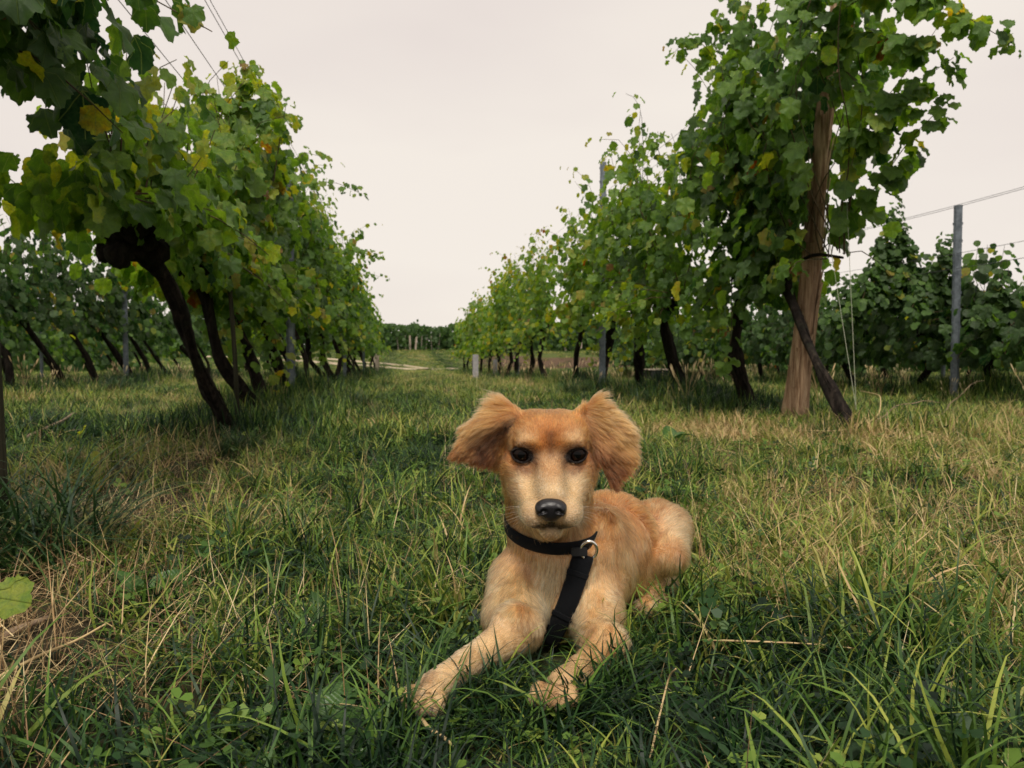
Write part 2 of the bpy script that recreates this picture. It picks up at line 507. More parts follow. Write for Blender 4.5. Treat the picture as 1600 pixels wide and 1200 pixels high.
# blades that stand up in front of the paws and along the flank
fr = []
for (u0, v0), (u1, v1), m_ in (((-0.17, 0.98), (-0.05, 1.07), 26), ((0.0, 0.98), (0.13, 1.08), 28), ((-0.03, 1.06), (0.03, 1.16), 14), ((0.14, 1.10), (0.20, 1.26), 34), ((0.22, 1.34), (0.36, 1.46), 44), ((-0.12, 1.1), (-0.08, 1.26), 12)):
    k_ = rg.random(m_)[:, None]; q_ = np.array([u0, v0]) * (1 - k_) + np.array([u1, v1]) * k_ + rg.normal(0, 0.012, (m_, 2))
    fr.append(np.stack([q_[:, 0] * CY + q_[:, 1] * SY, -q_[:, 0] * SY + q_[:, 1] * CY, 0 * q_[:, 0]], 1))
bandsP += fr
P = np.concatenate(bandsP); P[:, 2] = gz(P[:, 0], P[:, 1]) - 0.004
dc = dog_clear(P)
# Blender sorts a collection's children by name: tuft, tuft.001 ... then clovers
names_ = sorted(o.name for o in c_near.objects)
n_blade = sum('clover' not in s for s in names_)
k = rg.random(len(P)); idx = np.where(k < 0.86, rg.integers(0, n_blade, len(P)), rg.integers(n_blade, len(names_), len(P)))
hgt = 0.42 + 0.75 * vnoise(P, 2.2, 51) ** 1.5 + 0.95 * vnoise(P, 8, 52) ** 2
T_ = turned(P)
hgt *= 0.70 + 0.30 * sstep(0.0, 0.08, dc); nf = sum(len(q_) for q_ in fr); hgt[-nf:] = rg.uniform(0.75, 1.35, nf); idx[-nf:] = rg.choice([i for i, s in enumerate(names_) if 'clover' not in s][3:10], nf)
hgt *= np.where((T_[:, 1] < 0.62), 0.75, 1.0)
hgt *= np.where((np.abs(T_[:, 0] - 0.03) < 0.20) & (T_[:, 1] < 1.25) & (T_[:, 1] > 0.9), 0.80, 1.0)
s_ = np.stack([0.75 + 0.3 * hgt, 0.75 + 0.3 * hgt, hgt], 1) * rg.uniform(0.8, 1.15, (len(P), 1))
rot = np.stack([rg.normal(0, 0.3, len(P)), rg.normal(0, 0.3, len(P)), rg.uniform(0, 6.283, len(P))], 1)
tn = np.clip(dry_map(P) + rg.normal(0, 0.20, len(P)), 0, 1); tn = np.where(idx >= n_blade, np.minimum(tn, 0.30), tn)   # clover stays green
scatter('grass', c_near, P, rot, s_, idx, tn)
print('near tufts', len(P))

far_t = [tuft_mesh('meadow_tuft', 200 + i, 34, 0.15, 0.0080, 0.12, 0.8, 1.2, M_GRASS, 3) for i in range(5)]
c_far = proto_collection('far_tufts', far_t)
bandsP = [sample_band(rg, y0, y1, dens) for y0, y1, dens in ((4.2, 8, 130), (8, 16, 50), (16, 34, 16), (34, 72, 5))]
P = np.concatenate(bandsP); keep = rg.random(len(P)) > bare_map(P) * 0.8
trk = np.abs((P[:, 0] + 0.9 * (P[:, 1] - 43) * 0.45 - 0.3)) < 0.9
keep &= ~(trk & (P[:, 1] > 40) & (P[:, 1] < 56))
P = P[keep]; P[:, 2] = gz(P[:, 0], P[:, 1]) - 0.01
dist = P[:, 1]
rows_ = np.min([np.abs(P[:, 0] - xr) for xr in (-7.8, -4.4, -1.0, 2.5, 5.6, 8.8)], 0)
hgt = (0.40 + 0.9 * vnoise(P, 1.4, 53) + 0.8 * vnoise(P, 5, 54) ** 2) * (0.75 + 1.9 * vnoise(P, 0.9, 57) * sstep(0.8, 0.15, rows_) * sstep(38, 33, P[:, 1]))
hgt *= 1 - 0.55 * np.exp(-(((P[:, 0] - 2.4) / 0.8) ** 2 + ((P[:, 1] - 4.7) / 0.9) ** 2))
s0 = 1.0 + 0.9 * sstep(10, 40, dist)
s_ = np.stack([s0, s0, hgt * (1 + 0.35 * sstep(10, 40, dist))], 1) * rg.uniform(0.8, 1.2, (len(P), 1))
rot = np.stack([rg.normal(0, 0.1, len(P)), rg.normal(0, 0.1, len(P)), rg.uniform(0, 6.283, len(P))], 1)
tn = dry_map(P) + 0.14 + rg.normal(0, 0.17, len(P)) - 0.28 * sstep(0.6, 0.2, rows_)
scatter('grass', c_far, P, rot, s_, rg.integers(0, 5, len(P)), np.clip(tn, 0, 1))
print('far tufts', len(P))

# dry stems lying in and on the sward
st = [tuft_mesh('stems', 300 + i, 12, 0.13, 0.0022, 0.07, 1.2, 0.25, M_STRAW, 3, lying=0.75) for i in range(5)]
st += [tuft_mesh('stems', 310 + i, 5, 0.15, 0.0018, 0.03, 0.5, 0.5, M_STRAW, 3) for i in range(3)]
c_st = proto_collection('stems', st)
P = np.concatenate([sample_band(rg, 0.35, 2.4, 430), sample_band(rg, 2.4, 7, 110), sample_band(rg, 7, 20, 14)])
w_ = np.clip(0.34 + 0.85 * bare_map(P) + 1.3 * (dry_map(P) - 0.33), 0.05, 1) 
keep = (rg.random(len(P)) < w_) & (dog_clear(P) > 0.03); P = P[keep]
P[:, 2] = gz(P[:, 0], P[:, 1]) + rg.uniform(0.0, 0.02, len(P))
s_ = rg.uniform(0.55, 1.15, (len(P), 1)) * np.ones((1, 3)) * (1 + 0.8 * sstep(4, 14, P[:, 1]))[:, None]
rot = np.stack([rg.normal(0, 0.2, len(P)), rg.normal(0, 0.2, len(P)), rg.uniform(0, 6.283, len(P))], 1)
scatter('straw', c_st, P, rot, s_, rg.integers(0, 8, len(P)), np.clip(rg.normal(0.5, 0.22, len(P)), 0, 1))
print('stems', len(P))
# ================================================================== vines
def leaf_template(seed, n=24, lo=False):
    rg = np.random.default_rng(seed)
    V = [(0, 0, 0), (0, 0.42, 0.0)]
    th = np.linspace(-168, 168, n)
    for i, a in enumerate(th):
        ar = math.radians(a)
        r = 0.54 * (0.92 + 0.07 * math.cos(2 * math.pi * a / 60.0)) if not lo else 0.53 * (0.93 + rg.uniform(-0.09, 0.07))
        r *= 1 - 0.12 * (abs(a) / 168) ** 2
        if not lo: r *= 1 + (0.035 if i % 2 else -0.035) + rg.uniform(-0.045, 0.045)
        if abs(a) > 150: r *= 0.92
        x, y = r * math.sin(ar), 0.42 + r * math.cos(ar)
        V.append((x, y, 0))
    V = np.array(V)
    cup = rg.uniform(-0.35, 0.5); fold = rg.uniform(0.05, 0.35)
    V[:, 2] = cup * (V[:, 0] ** 2 + (V[:, 1] - 0.42) ** 2) * -0.9 + fold * np.abs(V[:, 0]) * 0.8
    V[2:, 2] += 0.06 * np.sin(np.radians(th) * 5 + rg.uniform(0, 6)) + rg.normal(0, 0.015, n)
    V[:, 2] -= 0.22 * np.clip(V[:, 1] - 0.4, 0, 1) ** 1.5
    V = V * 0.93
    F = [[1, 2 + i + 1, 2 + i] for i in range(n - 1)] + [[0, 1, 2], [0, 2 + n - 1, 1]]
    F = [f[::-1] for f in F]
    return V, np.array(F)
HI = [leaf_template(i, 38) for i in range(6)]
HERO = leaf_template(90, 64)
MD = [leaf_template(20 + i, 13, True) for i in range(5)]
LO = [leaf_template(40 + i, 7, True) for i in range(4)]

LEAF_STOPS = [(0.0, (0.008, 0.028, 0.012)), (0.18, (0.022, 0.066, 0.016)), (0.38, (0.075, 0.165, 0.022)), (0.58, (0.155, 0.270, 0.032)), (0.78, (0.34, 0.36, 0.040)), (0.90, (0.36, 0.27, 0.035)), (1.0, (0.23, 0.065, 0.018))]
def leaf_mat(name, single):
    t = NT(name)
    if single:
        oi = t.node('ShaderNodeObjectInfo'); sp = t.node('ShaderNodeSeparateColor'); t.set(sp.inputs[0], oi.outputs['Color'])
        tint, rnd = sp.outputs[0], oi.outputs['Random']
    else:
        tint = t.node('ShaderNodeAttribute', attribute_name='tint').outputs['Fac']
        rnd = t.node('ShaderNodeAttribute', attribute_name='rnd').outputs['Fac']
    uv = t.node('ShaderNodeAttribute', attribute_name='blade')
    su = t.node('ShaderNodeSeparateXYZ'); t.set(su.inputs[0], uv.outputs['Vector'])
    x, y = su.outputs[0], su.outputs[1]
    vein = None
    for a in (0, 38, -38, 82, -82):
        ca, sa = math.cos(math.radians(a)), math.sin(math.radians(a))
        cr = t.math('ABSOLUTE', t.math('SUBTRACT', t.math('MULTIPLY', x, ca), t.math('MULTIPLY', y, sa)))
        dt = t.math('ADD', t.math('MULTIPLY', x, sa), t.math('MULTIPLY', y, ca))
        ln = t.math('MULTIPLY', t.math('SUBTRACT', 1.0, t.math('DIVIDE', cr, 0.016), clamp=True), t.math('GREATER_THAN', dt, 0.0))
        vein = ln if vein is None else t.math('MAXIMUM', vein, ln)
    off = t.node('ShaderNodeVectorMath', operation='ADD'); t.set(off.inputs[0], uv.outputs['Vector'])
    cx = t.node('ShaderNodeCombineXYZ'); t.set(cx.inputs[2], t.math('MULTIPLY', rnd, 37.0)); t.set(off.inputs[1], cx.outputs[0])
    n1 = t.noise(off.outputs[0], 3.5, 4); n2 = t.noise(off.outputs[0], 16, 4)
    tt = t.math('ADD', tint, t.math('MULTIPLY', t.math('SUBTRACT', n1, 0.5), 0.42), clamp=True)
    c = t.ramp(tt, LEAF_STOPS)
    c = t.mix(t.math('MULTIPLY', vein, 0.6), c, (0.21, 0.28, 0.07, 1))
    c = t.mix(t.math('MULTIPLY', t.math('SUBTRACT', n2, 0.42, clamp=True), 1.6, clamp=True), c, (0.035, 0.075, 0.025, 1))
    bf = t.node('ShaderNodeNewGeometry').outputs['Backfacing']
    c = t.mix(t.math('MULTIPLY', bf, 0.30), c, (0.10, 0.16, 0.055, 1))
    p = t.bsdf(c, 0.5, t.bump(t.math('ADD', t.math('MULTIPLY', n2, 0.6), t.math('MULTIPLY', vein, -0.8)), 0.7, 0.005), spec=0.30)
    tr = t.node('ShaderNodeBsdfTranslucent')
    hs = t.node('ShaderNodeHueSaturation'); hs.inputs['Hue'].default_value = 0.485; hs.inputs['Saturation'].default_value = 1.1; hs.inputs['Value'].default_value = 2.5
    t.set(hs.inputs['Color'], c); t.set(tr.inputs['Color'], hs.outputs[0])
    m = t.node('ShaderNodeMixShader'); m.inputs[0].default_value = 0.42
    t.set(m.inputs[1], p); t.set(m.inputs[2], tr.outputs[0])
    return t.done(m.outputs[0])
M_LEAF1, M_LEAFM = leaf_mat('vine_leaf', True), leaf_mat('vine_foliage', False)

t = NT('vine_bark'); co = t.coord()
st_ = t.map(co, (30, 30, 5)); n1 = t.noise(st_, 1.0, 6, 0.7); n2 = t.noise(co, 12, 4)
c = t.ramp(n1, [(0.3, (0.004, 0.0035, 0.003)), (0.5, (0.016, 0.012, 0.010)), (0.75, (0.060, 0.046, 0.036))])
c = t.mix(t.ramp(n2, [(0.5, (0, 0, 0)), (0.75, (0.5, 0.5, 0.5))]), c, (0.035, 0.040, 0.025, 1))
M_BARK = t.done(t.bsdf(c, 0.95, t.bump(n1, 1.0, 0.02), spec=0.15))
t = NT('cane_bark'); n1 = t.noise(t.coord(), 18, 4)
M_CANE = t.done(t.bsdf(t.ramp(n1, [(0.3, (0.030, 0.040, 0.014)), (0.55, (0.075, 0.045, 0.022)), (0.8, (0.14, 0.075, 0.035))]), 0.7, spec=0.3))

def mk_leaf_meshes(T, mat):
    out = []
    for V, F in T:
        me = np_mesh('leaf', V, F, True, (mat,))
        a = me.attributes.new('blade', 'FLOAT_VECTOR', 'POINT'); a.data.foreach_set('vector', (V * [1, 1, 0]).astype(np.float32).ravel())
        out.append(me)
    return out
HI_ME = mk_leaf_meshes(HI, M_LEAF1); HERO_ME = mk_leaf_meshes([HERO], M_LEAF1)[0]

def frames(tip, nrm):
    """(n,3,3) columns x,y,z with y = tip, z ~ nrm"""
    y = tip / np.linalg.norm(tip, axis=1)[:, None]
    z = nrm - (nrm * y).sum(1)[:, None] * y; z /= np.linalg.norm(z, axis=1)[:, None] + 1e-9
    x = np.cross(y, z)
    return np.stack([x, y, z], 2)

def foliage_mesh(name, T, P, R, S, tint, rg):
    k = rg.integers(0, len(T), len(P)); Vs, Fs, Bl, Ti, Rn = [], [], [], [], []; off = 0
    for j, (V, F) in enumerate(T):
        m = k == j
        if not m.any(): continue
        X = np.einsum('nij,vj->nvi', R[m] * S[m][:, None, None], V) + P[m][:, None, :]
        n, v = X.shape[:2]
        Vs.append(X.reshape(-1, 3)); Fs.append((F[None] + (np.arange(n) * v)[:, None, None] + off).reshape(-1, 3)); off += n * v
        Bl.append(np.tile(V * [1, 1, 0], (n, 1))); Ti.append(np.repeat(tint[m], v)); Rn.append(np.repeat(rg.random(n), v))
    me = np_mesh(name, np.concatenate(Vs), np.concatenate(Fs), True, (M_LEAFM,))
    a = me.attributes.new('blade', 'FLOAT_VECTOR', 'POINT'); a.data.foreach_set('vector', np.concatenate(Bl).astype(np.float32).ravel())
    float_attr(me, 'tint', np.concatenate(Ti)); float_attr(me, 'rnd', np.concatenate(Rn))
    return me

N_LEAF_OBJ = 0
def vine(base, head, top, spread=0.6, shoots=20, detail=2, side=0, leaf=0.115, warm=0.30, skirt=0.25, width=0.30, lead=0.0,
         n_obj=0, label='', group=None, seed=0, extra=300, trunk_r=0.045, arm=True, paths=(), zlow=0.10, knots=7, clear=0.0, whip=0.2, cull=None, sucker=0):
    """base: (x,y) of the trunk foot, head: (x,y,z) of the gnarled head, all in world metres"""
    global N_LEAF_OBJ
    rg = np.random.default_rng(seed)
    bx_, by_ = base; bz = g1(bx_, by_)
    root = empty('grapevine', (bx_, by_, bz), 0, label, 'grapevine', group)
    O = np.array([bx_, by_, bz])
    hd = np.array([head[0], head[1], bz + head[2]]) - O
    # ---- trunk
    n = 26 if detail == 2 else (9 if detail == 1 else 5)
    mid = hd * 0.45 + np.array([rg.normal(0, 0.06), rg.normal(0, 0.09) + 0.03, -0.02])
    path = spline([np.array([0, 0, -0.08]), hd * 0.12 + [rg.normal(0, .02), rg.normal(0, .02), 0.0], mid, hd * 0.8 + rg.normal(0, 0.03, 3), hd], n)
    f = np.linspace(0, 1, n)
    rad = trunk_r * (1.10 - 0.42 * f + 0.35 * np.exp(-f * 14) + 0.22 * np.sin(f * 17 + seed) * np.sin(f * 7 + 2 * seed) + 0.55 * np.clip(f - 0.78, 0, 1) * 3)
    mb = MB(); mb.add(*tube(path, rad, 18 if detail == 2 else (9 if detail == 1 else 5), True, 0.10, 0.22, seed, 0.42))
    if detail >= 1:
        for k in range(knots if detail == 2 else 3):                 # old pruning knuckles at the head
            d = rg.normal(0, 1, 3) * [0.5, 1.2, 0.5]; d /= np.linalg.norm(d)
            p0 = hd + d * 0.02; L = rg.uniform(0.06, 0.15) * (1.35 if knots > 10 else 1) * (max(trunk_r, 0.045) / 0.045)
            mb.add(*tube(spline([p0, p0 + d * L * 0.5 + rg.normal(0, 0.012, 3), p0 + d * L + [0, 0, 0.02]], 6), max(trunk_r, 0.045) * np.array([1.0, 1.05, 0.9, 0.95, 1.05, 0.5]) * rg.uniform(0.6, 1.0) * (1.25 if knots > 10 else 1), 9, True, 0.2, 0.5, seed + k))
    if detail == 2:                                          # shaggy strings of loose bark
        tng = np.gradient(path, axis=0); tng /= np.linalg.norm(tng, axis=1)[:, None]
        for k in range(26):
            a0 = rg.uniform(0, 6.283); i0 = int(rg.integers(0, n - 8)); m_ = int(rg.integers(4, 8)); q_ = []
            for i in range(i0, i0 + m_):
                u_ = np.cross(tng[i], [0.3, 0.9, 0.1]); u_ /= np.linalg.norm(u_); w_ = np.cross(tng[i], u_)
                a0 += rg.normal(0, 0.12); q_.append(path[i] + (u_ * math.cos(a0) + w_ * math.sin(a0)) * rad[i] * rg.uniform(0.98, 1.10))
            q_[-1] = q_[-1] + (q_[-1] - path[i]) * rg.uniform(0, 0.25)
            mb.add(*tube(spline(q_, m_ * 2), trunk_r * rg.uniform(0.08, 0.20) * np.sin(np.linspace(0.25, 2.9, m_ * 2)), 5, True, 0.3, 0.5, seed + k))
    mb.build('trunk', (M_BARK,), root, True)
    # ---- arms and canes
    P, TP, NR, S, TI = [], [], [], [], []
    canes = []
    arms = []
    if arm:
        for sg in (-1, 1):
            e = hd + np.array([rg.normal(0, 0.04), sg * spread * rg.uniform(0.8, 1.05), rg.uniform(0.0, 0.10)])
            arms.append(spline([hd, hd * 0.5 + e * 0.5 + [0, 0, 0.07], e], 7))
            if detail >= 1:
                V, F = tube(arms[-1], np.linspace(0.016, 0.008, 7), 6, True, 0, 0.2, seed)
                link('arm', np_mesh('arm', V, F, True, (M_BARK,)), root)
    for k in range(shoots):
        sg = rg.choice([-1, 1])
        if arm:
            a = arms[0 if sg < 0 else 1]; p = a[rg.integers(0, 7)] + rg.normal(0, 0.02, 3)
        else: p = hd + rg.normal(0, 0.03, 3)
        sx = side if (side and rg.random() < 0.6) else rg.choice([-1, 1])
        droops = rg.random() < skirt
        H = (top - (p[2] + bz - bz)) * (rg.uniform(0.62, 1.06) if rg.random() > whip else rg.uniform(1.10, 1.32))
        H = max(H, 0.35)
        step = 0.062; nn = max(6, int(H / step)) + (4 if not droops else 0)
        d = np.array([sx * rg.uniform(0.05, 0.5), rg.normal(0, 0.25) + lead, 1.0])
        if droops: d = np.array([sx * rg.uniform(0.5, 1.1), rg.normal(0, 0.4) + lead, rg.uniform(-0.1, 0.5)]); nn = int(rg.uniform(7, 13))
        pts = [p]
        for i in range(nn):
            d = d / np.linalg.norm(d)
            over = (pts[-1][2] - (top - 0.15)) > 0
            d = d + rg.normal(0, 0.10, 3) + np.array([0, 0, -0.10 if droops else (-0.16 if over else 0.03)])
            if abs(pts[-1][0] - hd[0]) > width and not over and not droops: d[0] -= 0.25 * np.sign(pts[-1][0] - hd[0])
            pts.append(pts[-1] + d / np.linalg.norm(d) * step)
        pts = np.array(pts)
        canes.append(pts)
        for i in range(1, len(pts)):
            if rg.random() < 0.06: continue
            fr = i / len(pts)
            az = rg.uniform(0, 6.283); out = np.array([math.cos(az), math.sin(az) * 0.8, 0])
            out[0] += 0.8 * np.sign(pts[i][0] - hd[0] + rg.normal(0, 0.12))
            out /= np.linalg.norm(out)
            pet = rg.uniform(0.03, 0.09)
            P.append(pts[i] + out * pet + [0, 0, pet * 0.3])
            TP.append(out * rg.uniform(0.1, 0.9) + np.array([0, 0, -rg.uniform(0.5, 1.2)]))
            NR.append(out * 0.9 + np.array([0, 0, rg.uniform(0.2, 1.0)]) + rg.normal(0, 0.30, 3))
            s = leaf * rg.uniform(0.72, 1.22) * (1.0 - 0.62 * max(0, fr - 0.72) / 0.28)
            S.append(s)
            TI.append(0.28 + 0.16 * (fr > 0.8))
    paths = list(paths)
    if sucker and detail >= 1:                               # leafy shoots hanging beside the trunk
        for k in range(sucker):
            a = hd + O + [rg.normal(0, 0.12) + 0.10 * side, rg.normal(0, 0.25), rg.uniform(-0.05, 0.05)]
            e = a + [rg.normal(0, 0.10) + 0.08 * side, rg.normal(0.1, 0.15), -rg.uniform(0.3, 0.68)]
            paths.append(([a, (a + e) / 2 + rg.normal(0, 0.05, 3), e], leaf * 0.85, 2))
    for pth, lf, dens in paths:                              # single shoots that stand out of the wall
        pth = spline(np.array(pth) - O, max(4, int(3 + 18 * np.linalg.norm(np.diff(np.array(pth), axis=0), axis=1).sum())))
        canes.insert(0, pth)
        for i in range(len(pth)):
            for _ in range(dens):
                az = rg.uniform(0, 6.283); out = np.array([math.cos(az), math.sin(az), 0]); out[1] -= 0.3; out /= np.linalg.norm(out)
                P.append(pth[i] + out * rg.uniform(0.02, 0.08) + [0, 0, rg.normal(0, 0.02)])
                TP.append(out * rg.uniform(0.2, 0.9) + np.array([0, 0, -rg.uniform(0.4, 1.0)])); NR.append(out * 0.7 + np.array([0, -0.3, rg.uniform(0.2, 0.9)]) + rg.normal(0, 0.3, 3))
                S.append(lf * rg.uniform(0.7, 1.2) * (1 - 0.55 * (i / len(pth)) ** 3)); TI.append(0.34)
    # ---- laterals: the filling of the leaf wall
    if extra:
        e = extra
        q = np.stack([rg.normal(0, width * 0.62, e), rg.uniform(-1, 1, e) * (spread + 0.1), -zlow + (top - hd[2] - 0.30 + zlow) * rg.random(e) ** 1.15], 1)
        q[:, 0] *= 1.15 - 0.45 * np.clip(q[:, 2] / max(0.3, top - hd[2]), 0, 1)
        q += hd
        o_ = np.stack([np.sign(q[:, 0] - hd[0]) * rg.uniform(0.5, 1.2, e), rg.normal(0, 0.5, e), np.zeros(e)], 1)
        P += list(q); TP += list(o_ * rg.uniform(0.1, 0.7, (e, 1)) + np.stack([np.zeros(e), np.zeros(e), -rg.uniform(0.5, 1.2, e)], 1))
        NR += list(o_ + np.stack([np.zeros(e), np.zeros(e), rg.uniform(0.1, 0.9, e)], 1) + rg.normal(0, 0.25, (e, 3)))
        S += list(leaf * rg.uniform(0.7, 1.2, e)); TI += [0.26] * e
    P, TP, NR, S, TI = (np.array(v) for v in (P, TP, NR, S, TI))
    ax_ = PW(1502, 306, 1.0) - np.array([0, 0, CAM_H]); ax_ /= np.linalg.norm(ax_)     # keep the head of the lone steel post bare
    e_ = P + O - np.array([0, 0, CAM_H]); dp_ = np.linalg.norm(e_ - (e_ @ ax_)[:, None] * ax_, axis=1)
    kc = dp_ > 0.030 * np.abs(e_ @ ax_); P, TP, NR, S, TI = P[kc], TP[kc], NR[kc], S[kc], TI[kc]
    if cull is not None:
        kc = ~cull(P + O); P, TP, NR, S, TI = P[kc], TP[kc], NR[kc], S[kc], TI[kc]
    if clear:
        kc = (np.linalg.norm((P - hd) * [1, 1, 1], axis=1) > clear) & ~((P[:, 2] < hd[2] + 0.05) & (rg.random(len(P)) < 0.75))
        P, TP, NR, S, TI = P[kc], TP[kc], NR[kc], S[kc], TI[kc]
    Wp = P + O
    out = np.abs(P[:, 0] - hd[0]) / (width + 0.05)
    TI = TI + 0.20 * (vnoise(Wp, 3.0, 61) - 0.5) + rg.normal(0, 0.12, len(P)) + (warm - 0.3) + 0.05 * np.clip(out, 0, 1.5)
    age = rg.random(len(P)); ylw = vnoise(Wp, 1.7, 62) > 0.70
    TI = np.where(age < (0.012 + 0.10 * ylw), rg.uniform(0.70, 0.92, len(P)), TI)
    TI = np.where(age > 0.996, 1.0, TI)
    TI = np.clip(TI, 0, 1)
    R = frames(TP, NR)
    # ---- leaves that show largest become objects of their own
    T = turned(Wp - [0, 0, 0]); vis = in_view(Wp, 0.0)
    score = S / np.maximum(0.4, np.linalg.norm(Wp - [0, 0, CAM_H], axis=1)) * np.where(vis, 1, 0.05) * (0.6 + 0.8 * np.clip(out, 0, 1.3)) * (0.9 + 0.2 * rg.random(len(P)))
    n_obj = min(n_obj, len(P))
    order = np.argsort(-score); one = np.zeros(len(P), bool); one[order[:n_obj]] = True
    for i in np.nonzero(one)[0]:
        o = bpy.data.objects.new('leaf', HI_ME[int(rg.integers(0, 6))]); COL.objects.link(o); o.parent = root
        M = Matrix.Identity(4)
        for a in range(3):
            for b in range(3): M[a][b] = R[i][a][b] * S[i]
            M[a][3] = P[i][a]
        o.matrix_local = M; o.color = (TI[i], 0, 0, 1)
    N_LEAF_OBJ += n_obj
    m = ~one
    if m.any():
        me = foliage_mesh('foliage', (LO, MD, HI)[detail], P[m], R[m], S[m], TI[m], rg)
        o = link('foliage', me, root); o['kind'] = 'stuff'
    # ---- canes
    if detail >= 1:
        mb = MB()
        for k, c in enumerate(canes):
            r0 = 0.0042
            if detail == 2 and k < 14:
                V, F = tube(c[::2] if len(c) % 2 else c[1::2], np.linspace(r0, 0.0016, len(c[::2] if len(c) % 2 else c[1::2])), 5, False)
                link('cane', np_mesh('cane', V, F, True, (M_CANE,)), root)
            else:
                cc = c[::3]
                if len(cc) > 2: mb.add(*tube(cc, np.linspace(r0, 0.002, len(cc)), 3, False))
        if mb.n: mb.build('canes', (M_CANE,), root, True)['kind'] = 'stuff'
    return root

ORD = 'first second third fourth fifth sixth seventh eighth ninth tenth eleventh twelfth thirteenth fourteenth fifteenth sixteenth seventeenth eighteenth nineteenth twentieth'.split()
# ---------------- row left of the lane (x = -1)
G_L1, G_R1, G_L2, G_R2, G_L3, G_R3 = ('grapevines of the row left of the lane', 'grapevines of the row right of the lane', 'grapevines of the second row to the left',
    'grapevines of the second row to the right', 'grapevines of the farthest row to the left', 'grapevines of the farthest row to the right')
def trunk_of(base_x, base_y, lx, ly, h): return (base_x, base_y), (base_x + lx, base_y + ly, h)
# the two nearest, each shaped by hand
POST_A, POST_B = PW(1238, 664, 5.15), PW(1305, 45, 4.85)
def cull_post(P):
    """the big post stands clear of leaves on its open side"""
    k = np.clip((P[:, 2] - POST_A[2]) / (POST_B[2] - POST_A[2]), 0, 1)[:, None]
    c = POST_A + (POST_B - POST_A) * k
    e = P - c
    v = c[:, :2] / np.linalg.norm(c[:, :2], axis=1)[:, None]
    lat = e[:, 0] * v[:, 1] - e[:, 1] * v[:, 0]; dep = e[:, 0] * v[:, 0] + e[:, 1] * v[:, 1]
    return ((lat > 0.15) & (P[:, 2] < 1.22)) | (lat > -0.045) & (lat < 0.13) & (dep < 0.12) & (P[:, 2] < 1.98) | (np.hypot(lat, dep) < 0.11)
vine((-1.30, 1.95), (-1.28, 2.15, 1.36), 2.45, 0.85, 40, 2, 1, 0.140, 0.20, 0.14, 0.32, 0.10, 300,
     'nearest grapevine, its dark leaves filling the upper left corner above the grass clump', G_L1, 1, 480, 0.04, zlow=0.06)
vine((-0.925, 4.62), (-1.13, 3.55, 0.95), 1.50, 0.50, 26, 2, 1, 0.122, 0.50, 0.20, 0.30, 0.35, 300,
     'grapevine with a bulbous black knot on its strongly leaning trunk and yellow leaves above', G_L1, 2, 230, 0.036, knots=22, clear=0.17, zlow=-0.05)
L1 = [(5.55, 1.80, .44), (6.4, 1.95, .42), (7.2, 2.25, .38), (8.1, 2.2, .32), (9.2, 2.25, .32), (10.3, 2.2, .32), (11.5, 2.3, .33), (12.8, 2.2, .32), (14.2, 2.3, .32), (15.6, 2.2, .32), (17.0, 2.25, .32),
      (18.5, 2.2, .32), (20, 2.3, .32), (21.6, 2.2, .32), (23.2, 2.2, .32), (25, 2.2, .32), (27, 2.2, .32), (29, 2.1, .32)]
for i, (y, tp, wm) in enumerate(L1):
    rg = np.random.default_rng(500 + i)
    b, h = trunk_of(-1.0 + rg.normal(0, 0.07), y, -0.20 + rg.normal(0, 0.10), -0.55 + rg.normal(0, 0.24), 0.92 + rg.normal(0, 0.05))
    det = 2 if y < 8.5 else (1 if y < 17 else 0)
    sp = 0.6 if y < 17 else 0.85
    lb = 'dark leaning grapevine, %s in the left row beyond the knotted trunk' % ORD[i] if i < 12 else 'small far grapevine, %s before the pale end post of the left row' % ORD[17 - i]
    wp = {0: [([PW(395, 330, 5.0), PW(372, 200, 5.0), PW(385, 108, 5.0)], 0.12, 5), ([PW(405, 190, 5.0), PW(410, 150, 5.0), PW(392, 112, 5.0)], 0.11, 5), ([PW(380, 170, 5.0), PW(330, 150, 4.9), PW(305, 118, 4.9)], 0.10, 3), ([PW(425, 300, 5.2), PW(440, 200, 5.3), PW(448, 160, 5.3)], 0.085, 3)],
          3: [([PW(470, 290, 7.6), PW(520, 285, 7.5), PW(565, 303, 7.4)], 0.085, 2)], 5: [([PW(520, 395, 9.6), PW(565, 390, 9.5), PW(598, 402, 9.4)], 0.085, 2)],
          6: [([PW(530, 432, 10.6), PW(570, 428, 10.5), PW(604, 435, 10.4)], 0.08, 2)]}.get(i, ())
    vine(b, h, tp, sp, 26 if y < 17 else 18, det, 1, (0.125 if y < 9 else 0.118) if det else 0.15, wm + 0.04, 0.24, 0.28, 0, (260, 220, 200, 160, 110, 90, 60, 40, 30)[i] if i < 9 else 0, lb, G_L1, 10 + i, (430, 360, 240)[2 - det], 0.036, paths=wp, sucker=2 if i % 3 else 1)
